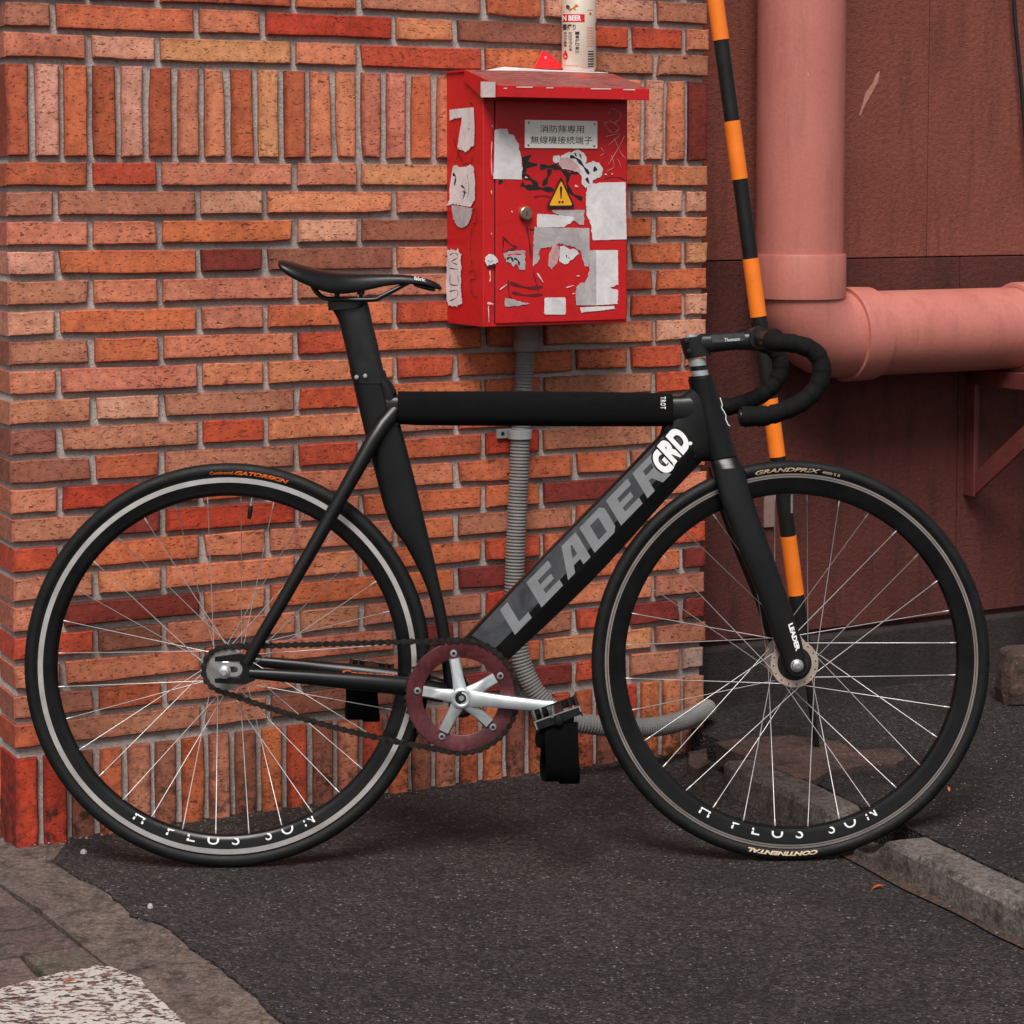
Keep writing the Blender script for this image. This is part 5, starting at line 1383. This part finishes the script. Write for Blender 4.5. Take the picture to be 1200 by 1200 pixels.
b = MB(); b.loft(rings)
sad = part('saddle', b, M['saddle'], bike, smooth=60)
sm_ = sad.modifiers.new('soft', 'SUBSURF'); sm_.levels = 2; sm_.render_levels = 2
for sgn in (1, -1):
    P = [(364, 330, .022), (371, 342, .022), (381, 349.5, .022), (400, 351.0, .022), (437, 351.2, .022), (446, 348, .021), (460, 341, .017), (473, 334, .012), (482, 329, .010)]
    P = smoothpath([LH(x, y, 0) + Vector((0, -l * sgn, 0)) for x, y, l in P], 5); b = MB(); b.tube(P, 0.0036, 12); part('saddle_rail', b, M['black_metal'], bike, sad, smooth=60)
b = MB(); P = [(484, 334, 0), (492, 336, 0), (503, 340, 0), (511, 341, 0)]; loft_edges(b, [(482, 331), (495, 333), (511, 337)], [(486, 336), (497, 339.5), (509, 342)], .012, e=2.5); part('nose_underside', b, M['black_metal'], bike, sad, smooth=40)
lat_text('lettering', 'fabric', (485, 327.8), (498, 330.0), (485.4, 323.3), 0.0212, 'white', sad, bold=0.02)
# --- wheels
def spoke_obj(P0, P1, r_=0.00074):
    b = MB(); d = (P1 - P0).normalized(); b.tube([P0, P1 - d * 0.011, P1 - d * 0.0105, P1], [r_, r_, r_ * 1.75, r_ * 1.75], 7); return b
def wheel(hub, rear):
    th = bike
    c = hub
    w = 0.0095
    if rear: prof = [(.3125, -w), (.3010, -w), (.3000, -w + .0003), (.2900, -w + .0002), (.2830, -w * .72), (.2800, -w * .3), (.2795, 0)]
    else: prof = [(.3125, -w), (.3010, -w), (.3000, -w + .0003), (.2890, -w + .0002), (.2810, -w * .72), (.2780, -w * .3), (.2775, 0)]
    prof = prof + [(r_, -y) for r_, y in reversed(prof[:-1])] + [(.3095, w - .002), (.3060, 0), (.3095, -w + .002)]
    b = MB(); b.lathe(c, prof, 160); rim = part('wheel', b, M['rim'], th, smooth=35)
    if rear:
        for sg in (1, -1):
            b = MB(); b.lathe(c, [(.3024, sg * (w + .0001)), (.3108, sg * (w + .0001)), (.3108, sg * (w + .0006)), (.3024, sg * (w + .0006))], 160); part('brake_track', b, M['brake_track'], th, rim, smooth=35)
    else:
        for sg in (1, -1):
            b = MB(); b.lathe(c, [(.3060, sg * (w + .0001)), (.3085, sg * (w + .0001)), (.3085, sg * (w + .0006)), (.3060, sg * (w + .0006))], 160); part('brake_track', b, M['brake_line'], th, rim, smooth=35)
            b = MB(); b.lathe(c, [(.3095, sg * (w + .0001)), (.3125, sg * (w + .0001)), (.3125, sg * (w + .0006)), (.3095, sg * (w + .0006))], 160); part('brake_track', b, M['brake_line'], th, rim, smooth=35)
    # tyre
    tr = 0.0118; rc = RW - tr; pr = []
    for k in range(22):
        a = -2.35 + 4.70 * k / 21; yy = tr * math.sin(a) * 1.0; rr = rc + tr * math.cos(a); pr.append((rr, yy))
    pr = [(.3085, -.0085)] + pr + [(.3085, .0085)]
    b = MB(); b.lathe(c, pr, 192); tyre = part('tyre', b, M['rubber'], th, rim, smooth=50)
    # hub
    if rear: fl, fr_, nz_ = 0.030, 0.021, 0.0095
    else: fl, fr_, nz_ = 0.031, 0.0385, 0.0115
    sgs = (1, -1)
    b = MB()
    if rear: b.lathe(c, [(.010, -.052), (.014, -.050), (.014, -.032), (.021, -.0315), (.0235, -.030), (.021, -.028), (.013, -.024), (.012, 0), (.013, .024), (.021, .028), (.0235, .030), (.021, .0315), (.012, .036), (.010, .050)], 48)
    else: b.lathe(c, [(.0085, -.047), (.011, -.046), (.012, -.036), (.028, -.0345), (.029, -.0320), (.014, -.026), (.0115, 0), (.014, .026), (.029, .0320), (.028, .0345), (.012, .036), (.011, .046), (.0085, .047)], 48)
    hubo = part('hub', b, M['black_metal'] if not rear else M['silver'], th, rim, smooth=35)
    if not rear:
        for sg in sgs:
            b = MB(); b.lathe(c, [(.0285, -.0340 * sg), (.0395, -.0340 * sg), (.0398, -.0330 * sg), (.0395, -.0305 * sg), (.0285, -.0305 * sg)], 64); part('hub_flange', b, M['hub_pale'], th, rim, smooth=35)
            b = MB()
            for k in range(16):
                a = 2 * PI * k / 16 + 0.1; q = c + Vector((.0352 * math.cos(a), 0, .0352 * math.sin(a))); b.lathe(q, [(.0001, -.0345 * sg), (.0013, -.0345 * sg), (.0013, -.0338 * sg)], 8, closed=False)
            h_ = part('spoke_holes', b, M['hole'], th, rim, fix=False); h_['kind'] = 'stuff'
    # 32 spokes laced three-cross
    N = 32; hole_r = .0205 if rear else .0352; off = .031 if rear else .0325
    for k in range(N):
        side_ = 1 if k % 2 == 0 else -1
        a_r = 2 * PI * (k + 0.5) / N + (0.02 if rear else 0.0)
        lead = 1 if (k // 2) % 2 == 0 else -1
        a_h = a_r + lead * (2 * PI / 16) * (3.0 if not rear else 3.0)
        P0 = c + Vector((hole_r * math.cos(a_h), -side_ * (off + lead * 0.0012), hole_r * math.sin(a_h)))
        rr = (.2800 if rear else .2780)
        P1 = c + Vector((rr * math.cos(a_r), -side_ * .002, rr * math.sin(a_r)))
        part('spoke', spoke_obj(P0, P1), M['steel'], th, rim, smooth=60)
    return rim, tyre
wr, tyR = wheel(hubR, True)
wf, tyF = wheel(hubF, False)
def arc_text(nm, body, c, r0, h, a_mid, inward, lat, m, parent, length=None, cut=None, surf=None, **k):
    """lettering round a wheel; inward: tops of the letters point to the hub"""
    vs, fs, w, _ = text2d(body, res=4, **k)
    bm = bmesh.new(); vv = [bm.verts.new((x, y, 0)) for x, y in vs]
    for f in fs:
        try: bm.faces.new([vv[i] for i in f])
        except Exception: pass
    if cut is not None:
        bmesh.ops.bisect_plane(bm, geom=bm.verts[:] + bm.edges[:] + bm.faces[:], plane_co=(0, cut, 0), plane_no=(0, 1, 0), clear_outer=True)
    bm.verts.index_update(); vs = [(v.co.x, v.co.y) for v in bm.verts]; fs = [tuple(v.index for v in f.verts) for f in bm.faces]; bm.free()
    L_ = length if length else w * h
    out = []
    for x, y in vs:
        s_ = (x / w - 0.5) * L_
        r_ = r0 - h * y if inward else r0 + h * y
        rm = r0 + (-h / 2 if inward else h / 2)
        a = a_mid + (s_ / rm if inward else -s_ / rm)
        y_ = -(surf(r_) if surf else lat)
        out.append(c + Vector((r_ * math.cos(a), y_, r_ * math.sin(a))))
    b = MB(); b.add(out, fs); return part(nm, b, M[m], bike, parent, fix=False)
tyre_s = lambda r_: math.sqrt(max(0.0118 ** 2 - (r_ - (RW - 0.0118)) ** 2, 1e-8)) + 0.0005
rim_sR = lambda r_: (0.0095 if r_ > .290 else 0.0095 - (.290 - r_) / .007 * .0027) + 0.0005
rim_sF = lambda r_: (0.0095 if r_ > .289 else 0.0095 - (.289 - r_) / .008 * .0027) + 0.0005
DG = lambda d: d * PI / 180
arc_text('lettering', 'GATORSKIN', hubR, .3150, .0068, DG(90 - 10.3), False, 0, 'orange_print', tyR, length=.090, surf=tyre_s, bold=0.05, shear=0.3)
arc_text('lettering', 'Continental', hubR, .3160, .0055, DG(90 + 1.7), False, 0, 'orange_print', tyR, length=.038, surf=tyre_s, bold=0.02)
arc_text('lettering', 'GRANDPRIX', hubF, .3155, .0070, DG(90 + 1.3), False, 0, 'sand_print', tyF, length=.110, surf=tyre_s, bold=0.03, shear=0.35)
arc_text('lettering', '4000 S II', hubF, .3162, .0045, DG(90 - 11.8), False, 0, 'sand_print', tyF, length=.030, surf=tyre_s, bold=0.02)
arc_text('lettering', 'CONTINENTAL', hubF, .3170, .0068, DG(270 - 3.0), False, 0, 'sand_print', tyF, length=.118, surf=tyre_s, bold=0.05, shear=0.3)
for hub, rim_, sf, sgn0 in ((hubR, wr, rim_sR, 0), (hubF, wf, rim_sF, 0)):
    t1_ = arc_text('lettering', 'H    P  L  U  S', hub, .2955, .0205, DG(270 - 14.3), True, 0, 'white', rim_, length=.178, cut=0.53, surf=sf)
    t2_ = arc_text('lettering', 'S  O  N', hub, .2955, .0205, DG(270 + 20.5), True, 0, 'white', rim_, length=.084, cut=0.53, surf=sf); t1_['kind'] = 'stuff'; t2_['kind'] = 'stuff'
# valves
def valve(hub, ang, cap, L_, parent):
    d = Vector((math.cos(ang), 0, math.sin(ang))); b = MB(); b.tube([hub + d * .284, hub + d * (.284 - L_)], .0022, 10); v = part('valve', b, M['silver'], bike, parent, smooth=60)
    if cap: b = MB(); b.tube([hub + d * (.284 - L_ + .004), hub + d * (.284 - L_ - .006), hub + d * (.284 - L_ - .018)], [.0035, .0042, .0030], 12); part('valve_cap', b, M['black_metal'], bike, v if False else parent, smooth=60)
valve(hubR, DG(90 - 8.2), True, .022, wr); valve(hubF, DG(90 - .3), False, .038, wf)
# axle nuts, cog, tensioner
b = MB(); b.lathe(hubR, [(.0080, -.0475), (.0150, -.0475), (.0290, -.0465), (.0345, -.0462), (.0345, -.0438), (.0290, -.0435), (.0080, -.0435)], 64)
cog = part('sprocket', b, M['dark_steel'], bike, smooth=35)
b = MB()
for k in range(16):
    a = 2 * PI * k / 16; ca, sa = math.cos(a), math.sin(a)
    q = [(.034, -.0042), (.0375, -.0026), (.0382, 0), (.0375, .0026), (.034, .0042)]
    P = [(r_ * ca - t_ * sa, r_ * sa + t_ * ca) for r_, t_ in q]
    b.prism([(hubR.x + x, hubR.z + z) for x, z in P], -.0458, -.0442)
tt = part('sprocket_teeth', b, M['dark_steel'], bike, cog); tt['kind'] = 'stuff'
def fl_ring(nm, o_out, o_in, lat0, lat1, m, parent=None):
    n = len(o_out); b = MB()
    vs = [Vector((x, -lat1, z)) for x, z in o_out] + [Vector((x, -lat1, z)) for x, z in o_in] + [Vector((x, -lat0, z)) for x, z in o_out] + [Vector((x, -lat0, z)) for x, z in o_in]
    fs = []
    for i in range(n):
        j = (i + 1) % n; fs += [(i, j, j + n, i + n), (i + 2 * n, i + 3 * n, j + 3 * n, j + 2 * n), (i, i + 2 * n, j + 2 * n, j), (i + n, j + n, j + 3 * n, i + 3 * n)]
    b.add(vs, fs); return part(nm, b, M[m], bike, parent, smooth=35)
# chain tensioner: a U-shaped silver plate behind the axle nut
ax = LH(269.5, 784.5, .071)
def Upl(x0, x1, r_, z0):
    pts = [(x0, z0 + r_), (x1, z0 + r_)] + [(x1 + r_ * math.sin(t), z0 + r_ * math.cos(t)) for t in [PI * k / 10 for k in range(1, 10)]] + [(x1, z0 - r_), (x0, z0 - r_)]
    return pts
fl_ring('chain_tensioner', Upl(ax.x - .0195, ax.x + .0090, .0112, ax.z), Upl(ax.x - .0140, ax.x + .0080, .0050, ax.z), .0695, .0725, 'silver', frame)
for hub, l0, nm, r0 in ((hubR, .0725, 'axle_nut', .0092), (hubF, .0565, 'axle_nut', .0092)):
    par = wr if hub is hubR else wf
    for sg in (1, -1):
        b = MB(); b.lathe(hub, [(.0030, -(l0) * sg), (.0105, -l0 * sg), (.0105, -(l0 + .0020) * sg), (r0, -(l0 + .0022) * sg), (r0 * .85, -(l0 + .0075) * sg), (.0060, -(l0 + .0085) * sg), (.0045, -(l0 + .0085) * sg), (.0045, -(l0 + .0105) * sg), (.0038, -(l0 + .0115) * sg), (.0001, -(l0 + .0115) * sg)], 36, closed=False); part(nm, b, M['silver'], bike, par, smooth=35)
# --- cranks
cbx = LH(541, 818.5, .055); CB = Vector((cbx.x, 0, cbx.z))
lc = .0460                                 # chain line
def wpt(px, py, lat): p = LH(px, py, lat); return (p.x, p.z)
b = MB()
Ro, Ri = .0905, .0635
ctr_r = LH(540.5, 816.2, lc); CR = Vector((ctr_r.x, 0, ctr_r.z)); CB = Vector((CR.x, 0, CR.z))
b.lathe(CR, [(Ri, -lc - .0012), (Ri + .001, -lc - .0018), (Ro - .001, -lc - .0018), (Ro, -lc - .0010), (Ro, -lc + .0010), (Ri, -lc + .0014)], 128)
ring = part('chainring', b, M['ring'], bike, smooth=35)
b = MB()
for k in range(46):
    a = 2 * PI * k / 46; ca, sa = math.cos(a), math.sin(a)
    P = [(r_ * ca - t_ * sa, r_ * sa + t_ * ca) for r_, t_ in ((.0895, -.0040), (.0935, -.0022), (.0942, 0), (.0935, .0022), (.0895, .0040))]
    b.prism([(CR.x + x, CR.z + z) for x, z in P], -lc - .0009, -lc + .0009)
tt = part('chainring_teeth', b, M['chain'], bike, ring); tt['kind'] = 'stuff'
BR = .0722
a0 = math.atan2(LH(531.5, 765, lc).z - CR.z, LH(531.5, 765, lc).x - CR.x)
sp_ = MB(); ls = lc + .0085
for k in range(5):
    a = a0 + 2 * PI * k / 5; ca, sa = math.cos(a), math.sin(a)
    rings = []
    for r_, hw, y0, y1 in ((.006, .0120, .000, .012), (.020, .0105, .000, .0108), (.032, .0092, .000, .0075), (.050, .0092, -.002, .0050), (.0635, .0093, -.004, .0032)):
        rings.append([Vector((CB.x + r_ * ca - t * sa, -(lc + .003 + yy), CB.z + r_ * sa + t * ca)) for t, yy in ((-hw, y0), (-hw, (y0 + y1) * .7), (-hw * .7, y1), (hw * .7, y1), (hw, (y0 + y1) * .7), (hw, y0))])
    sp_.loft(rings)
sp_.lathe(CB, [(.0100, -lc - .002), (.0165, -lc - .002), (.0175, -lc - .012), (.0165, -lc - .0165), (.0130, -lc - .0180), (.0105, -lc - .0170), (.0100, -lc - .012)], 48)
pe = LH(650, 829.5, .070); ang = math.atan2(pe.z - CB.z, pe.x - CB.x); ca, sa = math.cos(ang), math.sin(ang); CL = .1650
CL = math.hypot(pe.x - CB.x, pe.z - CB.z)
def arm(mb, sgn, ang, l0):
    ca, sa = math.cos(ang), math.sin(ang); rings = []
    for r_, hw, yi, yo in ((.0, .0165, .000, .0165), (.015, .0150, .001, .0160), (.035, .0125, .003, .0165), (.06, .0112, .006, .0185), (.11, .0100, .010, .0215), (CL - .018, .0098, .011, .0225), (CL - .004, .0105, .011, .0225), (CL + .006, .0092, .011, .0225), (CL + .0125, .0050, .0115, .0220)):
        q = [(-hw, (yi + yo) / 2 - .002), (-hw * .9, yo - .003), (-hw * .55, yo - .0005), (0, yo), (hw * .55, yo - .0005), (hw * .9, yo - .003), (hw, (yi + yo) / 2 - .002), (hw * .8, yi), (0, yi), (-hw * .8, yi)]
        rings.append([Vector((CB.x + r_ * ca - t * sa, -(l0 + yy) * sgn, CB.z + r_ * sa + t * ca)) for t, yy in q])
    mb.loft(rings)
arm(sp_, 1, ang, lc + .001)
crank = part('crank', sp_, M['alloy'], bike, smooth=42)
b = MB(); b.lathe(CB, [(.0001, -lc - .0150), (.0040, -lc - .0150), (.0045, -lc - .0175), (.0075, -lc - .0175), (.0085, -lc - .0160), (.0108, -lc - .0158), (.0118, -lc - .0172), (.0125, -lc - .0160)], 40, closed=False); part('crank_bolt_cap', b, M['black_metal'], bike, crank, smooth=35)
b = MB(); b.lathe(CB, [(.0001, -lc - .0182), (.0042, -lc - .0182), (.0046, -lc - .0170)], 8, closed=False); part('crank_bolt', b, M['silver'], bike, crank, smooth=30)
for k in range(5):
    a = a0 + 2 * PI * k / 5; q = CB + Vector((BR * math.cos(a), 0, BR * math.sin(a)))
    b = MB(); b.lathe(q, [(.0026, -lc - .0030), (.0030, -lc - .0046), (.0052, -lc - .0044), (.0060, -lc - .0030), (.0060, -lc - .0015)], 24, closed=False); bo = part('chainring_bolt', b, M['silver'], bike, ring, smooth=35)
    b = MB(); b.lathe(q, [(.0001, -lc - .0028), (.0030, -lc - .0028)], 12, closed=False); part('bolt_recess', b, M['hole'], bike, ring, fix=False)
b = MB(); arm(b, -1, ang + PI, lc + .001); b.lathe(CB, [(.004, lc + .002), (.0165, lc + .002), (.0165, lc + .0165), (.004, lc + .0170)], 40); part('crank', b, M['alloy'], bike, smooth=42, label='far side silver crank arm')
# --- pedals with straps
def pedal(sgn, ang, tilt, straps, lab=None):
    c = Vector((CB.x + CL * math.cos(ang), -(lc + .080) * sgn, CB.z + CL * math.sin(ang)))
    X = Vector((math.cos(tilt), 0, math.sin(tilt))); Z = Vector((-math.sin(tilt), 0, math.cos(tilt))); Y = Vector((0, 1, 0))
    def bx_(mb, x0, x1, y0, y1, z0, z1):
        vs = [c + X * x + Y * y + Z * z for z in (z0, z1) for y in (y0, y1) for x in (x0, x1)]
        mb.add(vs, [(0, 2, 3, 1), (4, 5, 7, 6), (0, 1, 5, 4), (2, 6, 7, 3), (0, 4, 6, 2), (1, 3, 7, 5)])
    b = MB(); b.tube([c + Vector((0, sgn * .062, 0)), c + Vector((0, -sgn * .046, 0))], [.0075, .0105], 20)
    bx_(b, -.012, .012, -.046, .046, -.0075, .0075)
    root = part('pedal', b, M['black_metal'], bike, smooth=35, label=lab)
    b = MB()
    for y0, y1 in ((-.0500, -.0475), (.0475, .0500)): bx_(b, -.036, .036, y0, y1, -.005, .009)
    for x0, x1 in ((-.0385, -.036), (.036, .0385)): bx_(b, x0, x1, -.050, .050, -.008, .009)
    for x0 in (-.036, -.024, .024, .034): bx_(b, x0, x0 + .003, -.049, .049, .006, .010)
    for i in range(7):
        for sx in (-1, 1): bx_(b, sx * .0372 - .0012, sx * .0372 + .0012, -.048 + i * .015, -.043 + i * .015, .009, .0115)
    part('pedal_cage', b, M['black_metal'], bike, root)
    b = MB(); yy = -.0503 if sgn > 0 else .0503
    bx_(b, -.038, .038, yy - .0004, yy + .0004, .0076, .0098); bx_(b, -.0385, -.0360, yy - .0004, yy + .0004, -.004, .009); bx_(b, .036, .0385, yy - .0004, yy + .0004, .0, .009); bx_(b, -.010, -.006, yy - .0004, yy + .0004, .006, .010)
    part('worn_edge', b, M['silver'], bike, root)
    b = MB(); q = c + Z * -.010; b.lathe(c + Vector((0, 0, -.002)), [(.0001, -.0535 * sgn + 0), (.0062, -.0530 * sgn), (.0072, -.0500 * sgn)], 20, closed=False); part('bearing_cap', b, M['black_metal'], bike, root, smooth=35)
    for x0, x1, y0, y1, dz, th_ in straps:      # hanging webbing loops, drooping straight down in the world
        P = []; w = (x1 - x0) / 2; xm = (x0 + x1) / 2
        b = MB(); rings = []
        n_ = 22
        for i in range(n_ + 1):
            a = PI * i / n_            # loop down and back up
            yy_ = y0 + (y1 - y0) * (0.5 - 0.5 * math.cos(a)); zz_ = -.008 - dz * math.sin(a) ** 0.38
            sw = .004 * math.sin(a * 2)
            p = c + Vector((xm + sw, yy_, zz_)); rings.append([p + Vector((-w, 0, 0)), p + Vector((w, 0, 0)), p + Vector((w, 0, 0)) + Vector((0, .0022 * math.cos(a), .0022)), p + Vector((-w, 0, 0)) + Vector((0, .0022 * math.cos(a), .0022))])
        b.loft(rings); part('strap', b, M['strap'], bike, root, smooth=50)
    return root
pd = pedal(1, ang, DG(19), [(-.022, .004, -.044, .044, .100, 0), (.004, .031, -.044, .044, .104, 0), (-.030, -.006, -.040, .030, .045, 0)])
pedal(-1, ang + PI, DG(-8), [(-.042, -.012, -.044, .044, .074, 0), (-.014, .012, -.040, .044, .078, 0), ], 'far side pedal with hanging strap')
# --- chain
def chain_path():
    # upper run, round the ring, lower run with slack, round the cog
    Rc, Rr = .0365, .0925
    dx, dz = CR.x - hubR.x, CR.z - hubR.z; D_ = math.hypot(dx, dz); ph = math.atan2(dz, dx); be = math.asin((Rr - Rc) / D_)
    au = ph + PI / 2 + be; al = ph - PI / 2 - be
    P = []
    A0 = Vector((hubR.x + Rc * math.cos(au), 0, hubR.z + Rc * math.sin(au))); A1 = Vector((CR.x + Rr * math.cos(au), 0, CR.z + Rr * math.sin(au)))
    for i in range(60): P.append(A0.lerp(A1, i / 60))
    m_ = 90; a = au
    sweep = au - al
    for i in range(m_): P.append(Vector((CR.x + Rr * math.cos(au - sweep * i / m_), 0, CR.z + Rr * math.sin(au - sweep * i / m_))))
    B0 = Vector((CR.x + Rr * math.cos(al), 0, CR.z + Rr * math.sin(al))); B1 = Vector((hubR.x + Rc * math.cos(al), 0, hubR.z + Rc * math.sin(al)))
    for i in range(60):
        t = i / 60; p = B0.lerp(B1, t); p.z -= .010 * math.sin(PI * t) * 1.0; P.append(p)
    sw = 2 * PI - sweep
    for i in range(40): P.append(Vector((hubR.x + Rc * math.cos(al - sw * i / 40), 0, hubR.z + Rc * math.sin(al - sw * i / 40))))
    return P
CPth = chain_path(); D = [0.0]
for i in range(1, len(CPth) + 1): D.append(D[-1] + (CPth[i % len(CPth)] - CPth[i - 1]).length)
Ltot = D[-1]; nl = int(round(Ltot / .0127 / 2) * 2); pit = Ltot / nl
def cpos(d):
    d %= Ltot; lo = 0
    import bisect
    j = min(bisect.bisect_right(D, d) - 1, len(CPth) - 1)
    return CPth[j].lerp(CPth[(j + 1) % len(CPth)], (d - D[j]) / max(D[j + 1] - D[j], 1e-9))
ch = MB()
for i in range(nl):
    p, q = cpos(i * pit), cpos((i + 1) * pit); d = (q - p).normalized(); u = Vector((-d.z, 0, d.x)); wl_ = .0034 if i % 2 else .0022
    out = []
    for c_, sg in ((p, -1), (q, 1)):
        for k in range(5):
            a = -PI / 2 + PI * k / 4; out.append(c_ + (d * math.cos(a) * sg + u * math.sin(a)) * .0050 if sg > 0 else c_ + (d * -math.cos(a) - u * math.sin(a)) * .0050)
    m1, m2 = (p + q) / 2 + u * .0028, (p + q) / 2 - u * .0028
    # order: left cap (top to bottom), then right cap (bottom to top)
    lc_ = [p + (-d * math.sin(t) + u * math.cos(t)) * .0050 for t in [PI * k / 4 for k in range(5)]]
    rc_ = [q + (d * math.sin(t) - u * math.cos(t)) * .0050 for t in [PI * k / 4 for k in range(5)]]
    poly = lc_ + [m2] + rc_ + [m1]; n = len(poly)
    for sg in (1, -1):
        y0, y1 = -lc - sg * wl_, -lc - sg * (wl_ + .0010)
        ch.add([Vector((v.x, y0, v.z)) for v in poly] + [Vector((v.x, y1, v.z)) for v in poly], [tuple(range(n)), tuple(range(2 * n - 1, n - 1, -1))] + [(a, (a + 1) % n, (a + 1) % n + n, a + n) for a in range(n)])
    ch.lathe(p, [(.0001, -lc - .0054), (.0018, -lc - .0052), (.0018, -lc + .0052)], 8, closed=False)
    ch.lathe(p, [(.0038, -lc - .0021), (.0038, -lc + .0021)], 8, closed=False)
cho = part('chain', ch, M['chain'], bike); cho['kind'] = 'stuff'
# orange lettering on the inner face of the far chain stay
p0, p1, pu = LH(401, 791.0, -.030), LH(478, 797.0, -.022), LH(401, 785.0, -.030)
b = MB(); text_quad(b, 'Competition', p0, p1 - p0, pu - p0, bold=0.04); part('lettering', b, M['orange_print'], bike, frame, fix=False)
